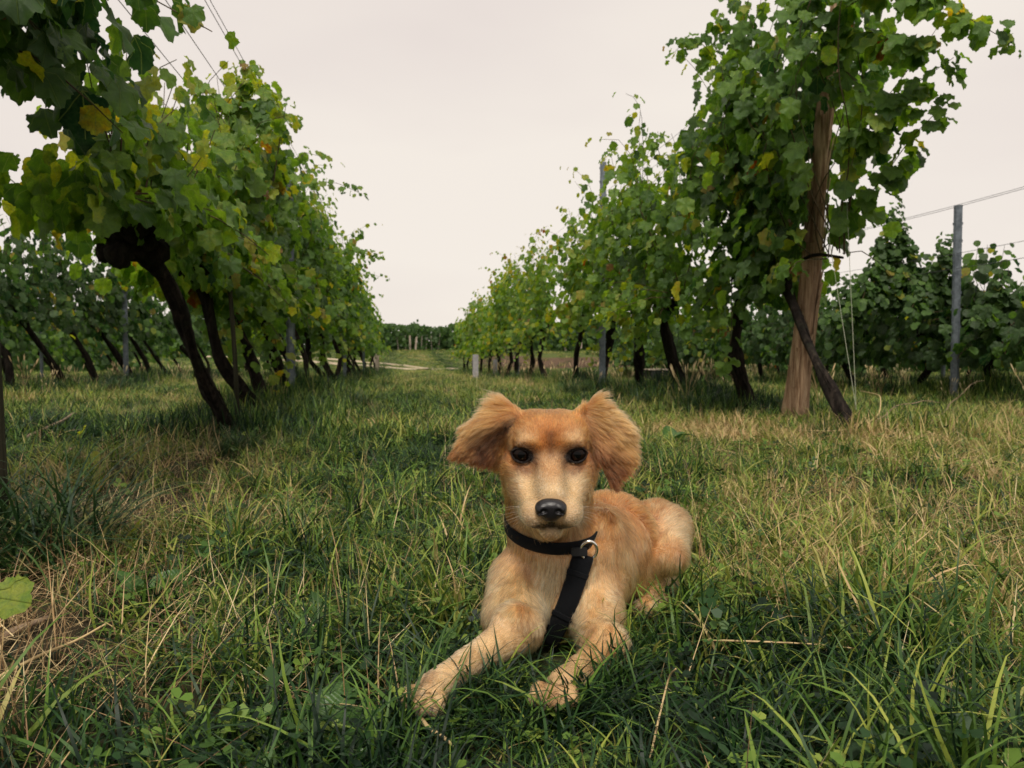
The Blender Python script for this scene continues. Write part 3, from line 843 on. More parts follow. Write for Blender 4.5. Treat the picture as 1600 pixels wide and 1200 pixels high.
# ---------------- row right of the lane (x = 2.5)
vine((2.42, 3.98), (2.46, 4.98, 0.98), 2.80, 0.60, 34, 2, -1, 0.130, 0.36, 0.15, 0.36, -0.12, 300,
     'grapevine climbing the big wooden post, its thin dark trunk slanting up from the right', G_R1, 40, 560, 0.032, cull=cull_post, paths=[
     ([PW(1215, 440, 5.3), PW(1290, 385, 4.9), PW(1370, 290, 4.4), PW(1425, 215, 4.1), PW(1490, 150, 3.9)], 0.135, 2),
     ([PW(1310, 250, 4.6), PW(1360, 200, 4.2), PW(1420, 140, 4.0), PW(1490, 90, 3.8)], 0.14, 3),
     ([PW(1290, 90, 4.6), PW(1340, 130, 4.3), PW(1345, 190, 4.2), PW(1330, 260, 4.2)], 0.13, 2),
     ([PW(1280, 40, 4.5), PW(1360, -10, 4.1), PW(1440, -20, 3.8), PW(1500, 20, 3.6), PW(1585, 70, 3.5)], 0.125, 3),
     ([PW(1300, 60, 4.5), PW(1360, 50, 4.2), PW(1410, 70, 3.9), PW(1450, 60, 3.8)], 0.135, 4),
     ([PW(1250, 20, 4.4), PW(1300, -30, 4.2), PW(1380, -60, 3.9), PW(1440, -30, 3.8)], 0.135, 4)])
R1 = [(6.0, 2.6, -.02, -.1, .95, .27), (7.35, 2.3, -.25, -.35, .85, .32), (8.6, 2.35, -.12, -.45, .95, .30), (10.1, 2.2, 0, -.3, .95, .36), (11.7, 2.15, -.12, -.75, 1.05, .38), (14.6, 2.55, -.02, -.2, 1.0, .42), (16.2, 2.4, 0, -.4, .95, .40),
      (18.0, 2.5, 0, -.4, .95, .36), (19.8, 2.45, 0, -.4, .95, .36), (21.8, 2.5, 0, -.5, .95, .36), (24, 2.4, 0, -.5, .9, .36), (26.5, 2.3, 0, -.5, .9, .36), (29, 2.2, 0, -.5, .9, .36), (31.5, 2.2, 0, -.5, .9, .34), (34, 2.1, 0, -.5, .9, .34)]
for i, (y, tp, lx, ly, hz, wm) in enumerate(R1):
    rg = np.random.default_rng(660 + i); y = y - 0.33; det = 2 if y < 8.7 else (1 if y < 18.1 else 0)
    lb = 'thick dark grapevine, %s in the right row beyond the wooden post' % ORD[i] if i < 10 else 'small far grapevine, %s from the far end of the right row' % ORD[14 - i]
    wp = {0: [([PW(1190, 200, 5.7), PW(1130, 110, 5.6), PW(1085, 60, 5.6), PW(1050, 85, 5.5)], 0.115, 2), ([PW(1180, 120, 5.6), PW(1130, 50, 5.5), PW(1120, 15, 5.5)], 0.11, 2)],
          1: [([PW(1060, 330, 6.8), PW(1030, 240, 6.8), PW(1028, 205, 6.8)], 0.10, 2)], 2: [([PW(990, 370, 8.4), PW(985, 300, 8.4), PW(987, 262, 8.3)], 0.09, 3)],
          3: [([PW(930, 450, 9.8), PW(915, 390, 9.8), PW(908, 342, 9.7)], 0.09, 2)]}.get(i, ())
    vine((2.5, y), (2.5 + lx, y + ly, hz), tp + rg.normal(0, 0.12), 0.44 if y < 20 else 0.7, 22, det, -1, 0.115 if det else 0.15, wm + 0.12, 0.30, 0.30, 0, (280, 240, 200, 150, 110, 80, 50, 40)[i] if i < 8 else 0, lb, G_R1, 60 + i, (330, 170, 170)[2 - det], 0.046, paths=wp, cull=cull_post if i == 0 else None, sucker=(3, 2, 2, 1, 2)[i % 5])
# ---------------- second row to the left
for i, y in enumerate(np.concatenate([np.arange(7.4, 16, 1.25), np.arange(16, 33, 1.7)])):
    rg = np.random.default_rng(700 + i)
    det = 1 if y < 14 else 0
    lb = 'dark leaning grapevine, %s along the second row at left' % ORD[i] if i < 16 else 'tiny far grapevine of the second row at left, %s from its far end' % ORD[max(0, 17 - i)]
    vine((-4.4 + rg.normal(0, .06), y), (-4.65 + rg.normal(0, .06), y - 0.65 + rg.normal(0, .12), 0.95), 2.0 + rg.normal(0, 0.18), 0.55 if det else 0.8, 13, det, 1, 0.12 if det else 0.15, 0.13, 0.28, 0.28, 0, 40 if y < 9 else (25 if det else 0),
         lb, G_L2, 100 + i, 320 if det else 220, 0.045)
def peak(px, py, d, w, yb):
    """a pointed top: shoots running together"""
    return [([PW(px + a * w, yb, d + 0.15 * a), PW(px + a * w * 0.55, (yb + py) / 2 + 12, d), PW(px + a * 5, py + abs(a) * 34, d - 0.05)], 0.10, 6) for a in (-1, -0.5, 0, 0.5, 1)]
# ---------------- second row to the right, lower, with a few tall whips
for i, y in enumerate(np.arange(5.6, 20.5, 1.25)):
    rg = np.random.default_rng(800 + i)
    det = 1 if y < 14 else 0
    tp = 1.28 + rg.normal(0, 0.14)
    if i == 2: tp = 1.35
    if i == 1: tp = 1.3
    lb = 'low leafy grapevine, %s along the row behind the lone steel post at right' % ORD[i]
    vine((5.6 + rg.normal(0, .05), y), (5.55, y - 0.2, 0.68), tp, 0.65, 22, det, -1, 0.12 if det else 0.15, 0.15, 0.42, 0.30, 0, 45 if y < 9 else (25 if det else 0), lb, G_R2, 140 + i, 400, 0.035, zlow=0.30, whip=0.04, paths={3: peak(1397, 316, 8.5, 50, 470) + peak(1388, 370, 8.6, 60, 480), 2: peak(1477, 368, 7.9, 52, 480), 4: peak(1325, 432, 9.4, 30, 500), 1: peak(1560, 425, 7.2, 35, 500)}.get(i, ()))
# ---------------- farthest rows either side
for i, y in enumerate(np.arange(11.0, 34, 2.1)):
    rg = np.random.default_rng(900 + i)
    vine((-7.8, y), (-8.0, y - 0.6, 0.9), 1.95 + rg.normal(0, 0.1), 1.05, 16, 0, 1, 0.17, 0.22, 0.3, 0.3, 0, 0, '%s of the far grapevines seen behind the second row at left' % ORD[i], G_L3, 170 + i, 260, 0.05)
for i, y in enumerate(np.arange(9.5, 30, 2.1)):
    rg = np.random.default_rng(950 + i)
    vine((8.8, y), (8.8, y - 0.2, 0.8), 1.55 + rg.normal(0, 0.1), 1.05, 16, 0, -1, 0.17, 0.22, 0.5, 0.3, 0, 0, '%s of the far grapevines seen behind the low row at right' % ORD[i], G_R3, 190 + i, 330, 0.04, zlow=0.4)
print('leaf objects', N_LEAF_OBJ)
# ---------------- vineyard on the rise, one dark mass with posts
def far_mass(x0, x1, y, tp, n, seed, label):
    rg = np.random.default_rng(seed)
    x = rg.uniform(x0, x1, n); yy = y + rg.normal(0, 0.9, n)
    topn = tp * (0.86 + 0.3 * vnoise(np.stack([x, yy * 0, yy * 0], 1), 0.9, 71))
    z = rg.uniform(0.02, 1, n) * topn
    P = np.stack([x, yy, gz(x, yy) + z], 1)
    out = rg.normal(0, 1, (n, 3)); out[:, 1] -= 0.8; out[:, 2] = np.abs(out[:, 2]) * 0.5
    tip = rg.normal(0, 0.5, (n, 3)); tip[:, 2] -= 1
    me = foliage_mesh('distant_vines', LO, P, frames(tip, out), rg.uniform(0.25, 0.42, n), np.clip(0.16 + rg.normal(0, 0.07, n), 0, 1), rg)
    o = link('distant_vines', me); o['kind'] = 'stuff'; o['label'] = label
far_mass(-34, 8, 70, 2.3, 13000, 1, 'dark vine rows on the rise beyond the farm track')
far_mass(5, 48, 50, 2.1, 15000, 2, 'dark vine rows on top of the grassy bank')
far_mass(-60, -8, 60, 2.0, 7000, 3, 'dark vine rows far behind the left trunks')
far_mass(-60, -11.5, 38, 2.4, 9000, 4, 'dark leafy vine row behind the farthest left row')
far_mass(12.5, 60, 30, 2.0, 9000, 5, 'dark leafy vine row behind the farthest right row')
# ================================================================== posts, wires and odds and ends
t = NT('weathered_wood'); co = t.coord()
gr = t.map(co, (55, 55, 3.2)); n1 = t.noise(gr, 1.0, 7, 0.72); n2 = t.noise(t.map(co, (9, 9, 1.2)), 1.0, 4)
c = t.ramp(n1, [(0.28, (0.045, 0.024, 0.014)), (0.42, (0.26, 0.155, 0.09)), (0.58, (0.50, 0.35, 0.22)), (0.8, (0.66, 0.52, 0.36))])
c = t.mix(t.ramp(n2, [(0.45, (0, 0, 0)), (0.7, (0.6, 0.6, 0.6))]), c, (0.09, 0.055, 0.035, 1))
M_WOOD = t.done(t.bsdf(c, 0.9, t.bump(n1, 1.0, 0.02), spec=0.15))
t = NT('mossy_wood'); co = t.coord(); n1 = t.noise(t.map(co, (50, 50, 3)), 1.0, 6, 0.7); n2 = t.noise(co, 8, 4)
c = t.mix(n2, t.ramp(n1, [(0.3, (0.012, 0.010, 0.008)), (0.7, (0.085, 0.07, 0.05))]), (0.03, 0.035, 0.018, 1))
M_MOSSY = t.done(t.bsdf(c, 0.95, t.bump(n1, 1.0, 0.015), spec=0.1))
t = NT('pale_wood'); n1 = t.noise(t.map(t.coord(), (40, 40, 3)), 1.0, 5)
M_PALE = t.done(t.bsdf(t.ramp(n1, [(0.3, (0.22, 0.17, 0.13)), (0.7, (0.5, 0.42, 0.34))]), 0.9))
t = NT('galvanised'); n1 = t.noise(t.coord(), 25, 5, 0.6)
M_GALV = t.done(t.bsdf(t.ramp(n1, [(0.3, (0.07, 0.085, 0.10)), (0.7, (0.19, 0.22, 0.25))]), 0.45, metal=0.55))
t = NT('wire_steel'); M_WIRE = t.done(t.bsdf((0.10, 0.10, 0.10, 1), 0.5, metal=0.6))
t = NT('pale_cord'); M_CORD = t.done(t.bsdf((0.34, 0.36, 0.26, 1), 0.8))
t = NT('concrete'); n1 = t.noise(t.coord(), 15, 6, 0.65)
M_CONC = t.done(t.bsdf(t.ramp(n1, [(0.3, (0.20, 0.19, 0.20)), (0.7, (0.40, 0.38, 0.39))]), 0.9, t.bump(n1, 0.5, 0.01)))
t = NT('dark_plastic'); M_DPL = t.done(t.bsdf((0.012, 0.014, 0.014, 1), 0.6))

# big end post of the right row: a stripped tree trunk leaning toward the viewer
b = POST_A.copy(); b[2] = g1(b[0], b[1]) - 0.1; tp = POST_B + (POST_B - POST_A) * 0.06
root = empty('wooden_post', (b[0], b[1], b[2] + 0.1), 0, 'thick weathered wooden end post with peeling bark beside the slanting vine', 'post')
O = np.array([b[0], b[1], b[2] + 0.1])
path = spline([b - O, (b * .66 + tp * .34) + [0.012, 0, 0] - O, (b * .33 + tp * .67) - [0.012, 0, 0] - O, tp - O], 34)
V, F = tube(path, 0.068 - 0.026 * np.linspace(0, 1, 34) + 0.022 * np.exp(-np.linspace(0, 6, 34)), 36, True, 0.0, 0.0)
Vn = V.copy(); cen = np.repeat(path, 36, 0); rad = Vn - cen
ang = np.tile(np.arange(36) / 36 * 6.283, 34)
gro = vnoise(np.stack([np.cos(ang) * 4.2, np.sin(ang) * 4.2, np.repeat(np.linspace(0, 5, 34), 36)], 1), 1.0, 81) - 0.5
gro += 0.5 * (vnoise(np.stack([np.cos(ang) * 9, np.sin(ang) * 9, np.repeat(np.linspace(0, 9, 34), 36)], 1), 1.0, 82) - 0.5)
V = cen + rad * (1 + 0.26 * gro)[:, None]
link('pole', np_mesh('pole', V, F, True, (M_WOOD,)), root)
rg = np.random.default_rng(3)
for k in range(16):                                            # loose bark strips
    a = rg.uniform(-2.6, -0.4); s0 = int(rg.integers(1, 22)); ln = int(rg.integers(3, 8))
    pp = path[s0:s0 + ln]; rr = (0.070 - 0.026 * np.linspace(0, 1, 34))[s0:s0 + ln] + 0.004
    d = np.array([math.cos(a), math.sin(a), 0]); e = np.array([-d[1], d[0], 0]) * rg.uniform(0.008, 0.018)
    q = pp + d * rr[:, None]; q[-1] += d * 0.012
    V = np.concatenate([q - e, q + e, q + d * 0.005 - e * 0.6, q + d * 0.005 + e * 0.6]); m = len(q); F = []
    for i in range(m - 1):
        F += [[2 * m + i, 3 * m + i, 3 * m + i + 1, 2 * m + i + 1], [i, 2 * m + i, 2 * m + i + 1, i + 1], [m + i, m + i + 1, 3 * m + i + 1, 3 * m + i]]
    link('bark_strip', np_mesh('bark_strip', V, F, False, (M_WOOD,)), root)

def wood_post(x, y, h, r, mat, label, lean=(0, 0), group=None, sides=10):
    z = g1(x, y); root = empty('wooden_post', (x, y, z), 0, label, 'post', group)
    V, F = tube(spline([(0, 0, -0.1), (lean[0] * .5, lean[1] * .5, h * .5), (lean[0], lean[1], h)], 8), r * np.linspace(1.05, 0.92, 8), sides, True, 0, 0.08, 5)
    link('pole', np_mesh('pole', V, F, True, (mat,)), root)
    V, F = tube([(lean[0], lean[1], h * 0.97), (lean[0], lean[1], h * 0.985)], [r * 1.06, r * 1.06], sides, True)
    link('wire_band', np_mesh('wire_band', V, F, True, (M_WIRE,)), root)
    return root
wood_post(-1.02, 2.12, 1.9, 0.045, M_MOSSY, 'dark mossy wooden post at the left edge rising out of the grass clump', (-0.03, -0.02), sides=14)
wood_post(-1.02, 30.2, 1.35, 0.10, M_PALE, 'pale wooden end post at the far end of the left row')
wood_post(-11.0, 22.3, 0.9, 0.13, M_PALE, 'short pale wooden post at the far left between vine trunks')
def steel_post(x, y, h, label, rz=0.0, w=0.055, group='galvanised trellis posts'):
    z = g1(x, y); root = empty('steel_post', (x, y, z), rz, label, 'post', group)
    d, th = 0.034, 0.004
    prof = [(-w / 2, d / 2), (-w / 2, -d / 2), (-w / 4, -d / 2 - 0.007), (w / 4, -d / 2 - 0.007), (w / 2, -d / 2), (w / 2, d / 2)]
    inn = [(px * 0.86, py + (th if abs(px) < w * 0.4 or py < 0 else 0)) for px, py in prof][::-1]
    ring = prof + inn; n = len(ring); V = [(p[0], p[1], zz) for zz in (-0.1, h) for p in ring]
    F = [[i, (i + 1) % n, n + (i + 1) % n, n + i] for i in range(n)]
    F += [[n + i, n + (i + 1) % 6 if i < 5 else n + i, n + 11 - i - 1, n + 11 - i] for i in range(5)]
    link('channel', np_mesh('channel', V, F, False, (M_GALV,)), root)
    hk = MB()
    for k in range(int(h / 0.16)):
        zz = 0.25 + k * 0.16
        if zz > h - 0.03: break
        for sg in (-1, 1): hk.box((sg * (w / 2 + 0.004), 0.0, zz), (0.008, 0.012, 0.022))
    o = hk.build('wire_hooks', (M_GALV,), root); o['kind'] = 'stuff'
    return root
steel_post(-0.98, 7.2, 2.15, 'grey steel trellis post among the nearer trunks of the left row', 0.3, 0.07)
steel_post(-1.0, 13.9, 2.15, 'grey steel trellis post farther down the left row', 0.2)
steel_post(-1.0, 20.5, 2.1, 'faint steel trellis post near the end of the left row')
steel_post(2.38, 9.45, 2.72, 'tall grey steel post rising above the leaves of the right row', -0.2, 0.075)
steel_post(2.5, 17.6, 2.4, 'thin steel post just above the dog, beside the leafy thin vine', -0.1, 0.075)
_sp = PW(1490, 650, 7.55)
steel_post(_sp[0], _sp[1], 1.86, 'lone dark steel trellis post standing high at the right with wires', -0.5, 0.07)
steel_post(5.6, 15.5, 1.9, 'far steel post in the low row at right')
steel_post(8.8, 12.1, 1.7, 'short steel post behind the low row at right')
steel_post(-4.4, 13.5, 1.95, 'grey steel trellis post in the second row at left', 0.2, 0.075)
steel_post(-7.8, 24.0, 1.9, 'thin steel post in the farthest row at left, beside pale grass')
steel_post(-7.8, 16.5, 1.9, 'thin steel post in the farthest row near the left edge')
steel_post(-7.8, 18.6, 1.9, 'thin steel post behind a leaning trunk at far left')
rg = np.random.default_rng(9)
t = NT('grey_wood'); M_DEADP = t.done(t.bsdf((0.16, 0.14, 0.11, 1), 0.9))
for k, px in enumerate((623, 634, 641, 649, 658, 665, 674, 684)):         # posts of the vineyard on the rise
    x = (px - 631) / 1250 * 68.6
    wood_post(x, 68.6 + rg.normal(0, 0.1), 1.0 + rg.uniform(0, 0.4), 0.09 if k in (2, 3) else 0.045, M_PALE if k in (2, 3) else M_DEADP, 'tiny pale post, %s from the left in the vineyard on the rise' % ORD[k], (rg.normal(0, .08), 0), 'posts of the distant vineyard', 6)
for k, x in enumerate((9.9, 10.9, 12.6)):
    wood_post(x, 48.6, 1.5, 0.07, M_PALE, 'pale post on top of the bank, %s from the left' % ORD[k], (rg.normal(0, .06), 0), 'posts on the bank', 6)

# wires
def wire(pts, r, label, group, mat=None, name='trellis_wire', cat='wire', n=24):
    V, F = tube(spline(pts, n), r, 4, False)
    o = link(name, np_mesh(name, V, F, True, (mat or M_WIRE,))); tag(o, label, cat, group); return o
def row_wire(x, z, y0, y1, label, group, r=0.0023):
    ys_ = np.linspace(y0, y1, 9); k = (ys_ - y0) / (y1 - y0)
    pts = [(x, y, z + g1(x, max(y, 5)) * (0.8 if y > 5 else 0) - 0.012 * (i % 2)) for i, y in enumerate(ys_)]
    return wire(pts, r, label, group)
GW = 'trellis wires along the rows'
row_wire(-0.99, 2.26, 2.02, 30, 'upper trellis wire crossing the pale sky from the upper left canopy', GW)
row_wire(-1.03, 2.38, 2.02, 30, 'topmost trellis wire of the left row, right of the other wires', GW)
row_wire(-1.00, 1.98, 2.02, 30, 'middle trellis wire passing left of the tall leafy shoot', GW)
row_wire(-1.04, 1.78, 2.02, 30, 'lower trellis wire entering the yellow leaves of the left row', GW)
row_wire(2.47, 2.45, 4.7, 34, 'upper trellis wire rising from the tall steel post of the right row', GW, 0.002)
row_wire(2.53, 2.36, 4.7, 34, 'second trellis wire just below the upper one in the right row', GW, 0.002)
row_wire(5.10, 1.85, 4.6, 24, 'top trellis wire at the upper end of the lone steel post', GW, 0.0022)
row_wire(5.16, 1.88, 4.6, 24, 'twin of the top wire running beside it to the lone steel post', GW, 0.0022)
row_wire(5.12, 1.42, 4.6, 24, 'middle wire of the low row at the right edge', GW, 0.0022)
row_wire(5.12, 1.28, 4.6, 24, 'lower wire of the low row at the right edge', GW, 0.0022)
p1, p2 = PW(-60, 216, 3.6), PW(165, 405, 7.5)
wire([p1, (p1 + p2) / 2, p2], 0.004, 'dark guy wire slanting down at the left edge behind the near leaves', 'guy wires')
p1, p2 = PW(-60, 290, 7.0), PW(180, 380, 11)
wire([p1, (p1 + p2) / 2, p2], 0.002, 'very thin pale wire below the dark guy wire at left', 'guy wires')
f1 = PW(1338, 640, 4.3)
for (x, y, z), lb in ((tuple(PW(1292, 350, 4.6)), 'left one of two pale cords tied from the post to the vine foot'), (tuple(PW(1318, 200, 4.5)), 'right one of two pale cords running up from the vine foot')):
    wire([f1, f1 * .5 + np.array([x, y, z]) * .5, (x, y, z)], 0.0016, lb, 'cords at the wooden post', M_CORD, 'cord', 'cord', 8)
# short straight stakes beside trunks
for x, y, h, lb in ((-0.93, 4.7, 0.92, 'thin dark stake beside the knotted vine in the left row'),):
    V, F = tube([(0, 0, -0.05), (-0.02, 0.01, h * .5), (-0.045, 0.0, h)], 0.013, 8, True, 0, 0.1, 2)
    o = link('stake', np_mesh('stake', V, F, True, (M_MOSSY,)), None, (x, y, g1(x, y))); tag(o, lb, 'stake')

# concrete markers seen between the far trunks
for x, y, w, h, lb in ((1.78, 20.0, 0.14, 0.66, 'grey concrete marker slab between the far trunks of the right row'), (2.28, 20.0, 0.10, 0.50, 'narrow grey concrete marker right of the far trunks')):
    bm = bmesh.new(); bmesh.ops.create_cube(bm, size=1)
    bmesh.ops.scale(bm, vec=(w, 0.12, h + 0.2), verts=bm.verts); bmesh.ops.translate(bm, vec=(0, 0, h / 2 - 0.1), verts=bm.verts)
    bmesh.ops.bevel(bm, geom=bm.edges[:], offset=0.012, segments=2, affect='EDGES')
    me = bpy.data.meshes.new('concrete_marker'); bm.to_mesh(me); bm.free(); me.materials.append(M_CONC)
    o = link('concrete_marker', me, None, (x, y, g1(x, y))); tag(o, lb, 'marker')
# dark crate with a pale board on it, half hidden in the grass
z = g1(4.85, 15.0); root = empty('crate', (4.85, 15.0, z), 0.15, 'low dark crate with a pale board on top behind the right row', 'crate')
MB().box((0, 0, 0.12), (0.36, 0.28, 0.24)).build('box', (M_DPL,), root)
MB().box((0, 0, 0.255), (0.48, 0.32, 0.022)).build('board', (M_PALE,), root)

# ---------------- sticks, prunings, fallen leaves
def stick(pts, r, label, mat, name='stick', cat='stick', lump=0.2):
    P = spline(pts, 12); O = P[0].copy()
    V, F = tube(P - O, np.linspace(r, r * 0.55, 12), 7, True, 0, lump, 4)
    o = link(name, np_mesh(name, V, F, True, (mat,)), None, tuple(O)); tag(o, label, cat)
t = NT('dead_wood'); n1 = t.noise(t.map(t.coord(), (60, 60, 60)), 1, 4)
M_DEAD = t.done(t.bsdf(t.ramp(n1, [(0.3, (0.12, 0.08, 0.05)), (0.7, (0.36, 0.26, 0.17))]), 0.85))
t = NT('dry_stem'); M_DRY = t.done(t.bsdf((0.52, 0.38, 0.19, 1), 0.7))
def gp(px, py, dz=0.0):
    """point where the photograph's pixel meets the ground"""
    d = 2.0
    for _ in range(25):
        w = PW(px, py, d); z = g1(w[0], w[1]) + dz
        k = (CAM_H - z) / max(1e-3, (CAM_H - w[2])); d *= k
    return PW(px, py, d)
stick([gp(45, 682, .03), gp(75, 668, .05), gp(100, 656, .06), gp(116, 645, .08)], 0.012, 'bare stick lying on the grass near the left edge, upper of two', M_DEAD)
stick([gp(75, 716, .02), gp(95, 710, .04), gp(118, 698, .05)], 0.011, 'shorter bare stick lying on the grass, lower of two', M_DEAD)
stick([gp(-10, 1062, .02), gp(60, 1025, .035), gp(120, 1000, .04), gp(165, 975, .06)], 0.0028, 'long straw coloured stalk lying in the bottom left corner', M_DRY, 'stalk', 'stalk')
stick([gp(-20, 1010, .02), gp(25, 985, .02), gp(75, 965, .02)], 0.009, 'dead brown twig under the big lit leaf at the left edge', M_DEAD)
stick([gp(1015, 1190, .01), gp(1030, 1120, .05), gp(1045, 1060, .09), gp(1056, 1045, .12)], 0.0016, 'pale dry stalk standing in the grass below the dog on the right', M_DRY, 'stalk', 'stalk', 0)
stick([gp(1100, 1000, .05), gp(1200, 1003, .06), gp(1290, 1008, .05), gp(1370, 1018, .04)], 0.0016, 'dry stalk lying flat across the grass right of the dog', M_DRY, 'stalk', 'stalk', 0)
stick([gp(655, 1120, .02), gp(670, 1138, .035), gp(690, 1150, .03), gp(712, 1168, .02)], 0.0035, 'short bent straw stalk in the grass below the left paw', M_DRY, 'stalk', 'stalk', 0)
rg = np.random.default_rng(15)
def pruning(p0, n, L, label):
    root = empty('vine_pruning', tuple(p0), 0, label, 'dead branch')
    for k in range(n):
        d = np.array([rg.uniform(0.4, 1), rg.uniform(-0.5, 0.2), rg.uniform(0.0, 0.25)]); p = np.zeros(3) + rg.normal(0, 0.03, 3); pts = [p]
        for i in range(7):
            d = d + rg.normal(0, 0.35, 3) * [1, 1, 0.6] + [0, 0, -0.08]; d /= np.linalg.norm(d); p = p + d * L / 7; p[2] = max(p[2], 0.02); pts.append(p)
        V, F = tube(spline(pts, 18), np.linspace(0.0045, 0.0015, 18), 6, True, 0, 0.15, k)
        link('twig', np_mesh('twig', V, F, True, (M_DRY if k % 2 else M_DEAD,)), root)
pruning(gp(1345, 672, .03), 5, 0.6, 'tangle of dry pale vine prunings in the grass right of the vine foot')
pruning(gp(1470, 655, .03), 3, 0.4, 'curled dry vine twigs standing near the foot of the lone steel post')

def fallen(px, py, s, tint, label, dz=0.05, tip=(0.3, -0.5, 0.4), nr=(0, -0.7, 0.8)):
    p = gp(px, py, dz)
    o = bpy.data.objects.new('fallen_leaf', HERO_ME if s > 0.08 else HI_ME[int(rg.integers(0, 6))]); COL.objects.link(o)
    R = frames(np.array([tip], float), np.array([nr], float))[0]
    M = Matrix.Identity(4)
    for a in range(3):
        for b_ in range(3): M[a][b_] = R[a][b_] * s
        M[a][3] = p[a]
    o.matrix_local = M; o.color = (tint, 0, 0, 1); tag(o, label, 'leaf')
fallen(128, 678, 0.075, 0.74, 'pale curled leaf lying near the upper stick at left')
fallen(135, 720, 0.070, 0.76, 'pale curled leaf lying at the end of the lower stick', tip=(0.8, -0.2, 0.2))
fallen(140, 618, 0.085, 0.66, 'yellowish leaf standing in the grass below the leaning trunks at left')
fallen(205, 832, 0.055, 0.74, 'small yellow green leaf lying on the bare straw patch')
fallen(145, 775, 0.06, 1.0, 'small red brown dead leaf on the straw at left')
fallen(1395, 1122, 0.045, 0.5, 'small green leaf lying low in the grass at lower right')
fallen(-14, 932, 0.074, 0.66, 'big bright yellow green leaf at the left edge above the twigs', 0.14, (0.9, -0.25, -0.1), (-0.1, -0.8, 0.7))

# ---------------- broad leaved weeds
t = NT('weed_leaf'); uvn = t.node('ShaderNodeAttribute', attribute_name='blade').outputs['Vector']
su = t.node('ShaderNodeSeparateXYZ'); t.set(su.inputs[0], uvn)
mid_ = t.math('SUBTRACT', 1.0, t.math('DIVIDE', t.math('ABSOLUTE', su.outputs[0]), 0.03), clamp=True)
wv = t.node('ShaderNodeTexWave'); t.set(wv.inputs['Vector'], uvn); wv.inputs['Scale'].default_value = 5; wv.bands_direction = 'Y'; wv.inputs['Distortion'].default_value = 2
n1 = t.noise(uvn, 6, 4)
c = t.ramp(n1, [(0.3, (0.030, 0.085, 0.018)), (0.7, (0.075, 0.16, 0.030))]); c = t.mix(t.math('MULTIPLY', mid_, 0.6), c, (0.2, 0.27, 0.1, 1))
p = t.bsdf(c, 0.4, t.bump(wv.outputs['Color'], 0.35, 0.004), spec=0.4); tr = t.node('ShaderNodeBsdfTranslucent'); t.set(tr.inputs[0], c)
m = t.node('ShaderNodeMixShader'); m.inputs[0].default_value = 0.3; t.set(m.inputs[1], p); t.set(m.inputs[2], tr.outputs[0]); M_WEED = t.done(m.outputs[0])
def weed_leaf(L, w, lean, droop):
    n = 8; V, Bl = [], []; p = np.zeros(3); th = lean
    for i in range(n + 1):
        f = i / n; ww = w * math.sin(math.pi * (0.06 + 0.94 * f) ** 0.8) * 0.5 if i < n else 0.0005
        if f < 0.2: ww = max(0.003, w * 0.09)
        for k, sx in enumerate((-1, -0.5, 0, 0.5, 1)):
            V.append(p + np.array([sx * ww, 0, abs(sx) * ww * 0.35 + 0.004 * math.sin(f * 19 + k)])); Bl.append((sx * 0.5 * (ww / w * 2), f, 0))
        p = p + np.array([0, math.sin(th), math.cos(th)]) * L / n; th += droop / n
    F = [[5 * i + k, 5 * i + k + 1, 5 * i + k + 6, 5 * i + k + 5] for i in range(n) for k in range(4)]
    me = np_mesh('leaf', V, F, True, (M_WEED,)); a = me.attributes.new('blade', 'FLOAT_VECTOR', 'POINT'); a.data.foreach_set('vector', np.array(Bl, np.float32).ravel()); return me
WL = [weed_leaf(1, 0.42, 0.35, 1.3), weed_leaf(1, 0.5, 0.2, 0.9), weed_leaf(1, 0.36, 0.6, 0.9)]
def weed(px, py, n, L, label, flat=0.0):
    p = gp(px, py); root = empty('broadleaf_weed', tuple(p), rg.uniform(0, 6), label, 'weed')
    for k in range(n):
        o = link('leaf', WL[k % 3], root); s = L * rg.uniform(0.7, 1.1); o.scale = (s, s, s)
        o.rotation_euler = (rg.normal(-0.1 - flat, 0.12), rg.normal(0, 0.15), k * 2.399 + rg.normal(0, 0.3))
    return root
weed(500, 1165, 8, 0.10, 'broad leaved plantain rosette in the grass at the bottom left of the dog', 0.2)
weed(225, 945, 4, 0.115, 'dock plant with one big upright dark leaf at left')
weed(222, 795, 5, 0.10, 'low round leaved weed on the straw patch at left', 0.3)
weed(40, 905, 5, 0.11, 'dark broad weed behind the big lit leaf at the left edge', 0.3)
weed(1050, 700, 6, 0.17, 'broad leaved weed in the tall grass right of the dog head', 0.2)
weed(1335, 725, 6, 0.15, 'broad leaved weed at the foot of the slanting vine', 0.2)
weed(1470, 1165, 5, 0.10, 'weed with a large smooth leaf at the bottom right', 0.2)
weed(1320, 985, 4, 0.06, 'small pale green weed right of the dog in the grass', 0.3)
weed(625, 1030, 2, 0.06, 'tiny round leaf weed left of the dog forelegs')
weed(1015, 1050, 2, 0.07, 'small upright leaf weed just right of the dog foreleg')
weed(1440, 930, 4, 0.07, 'small leafy weed among dry stalks at the right')
weed(745, 1110, 3, 0.035, 'tiny leafy weed between the dog paws')
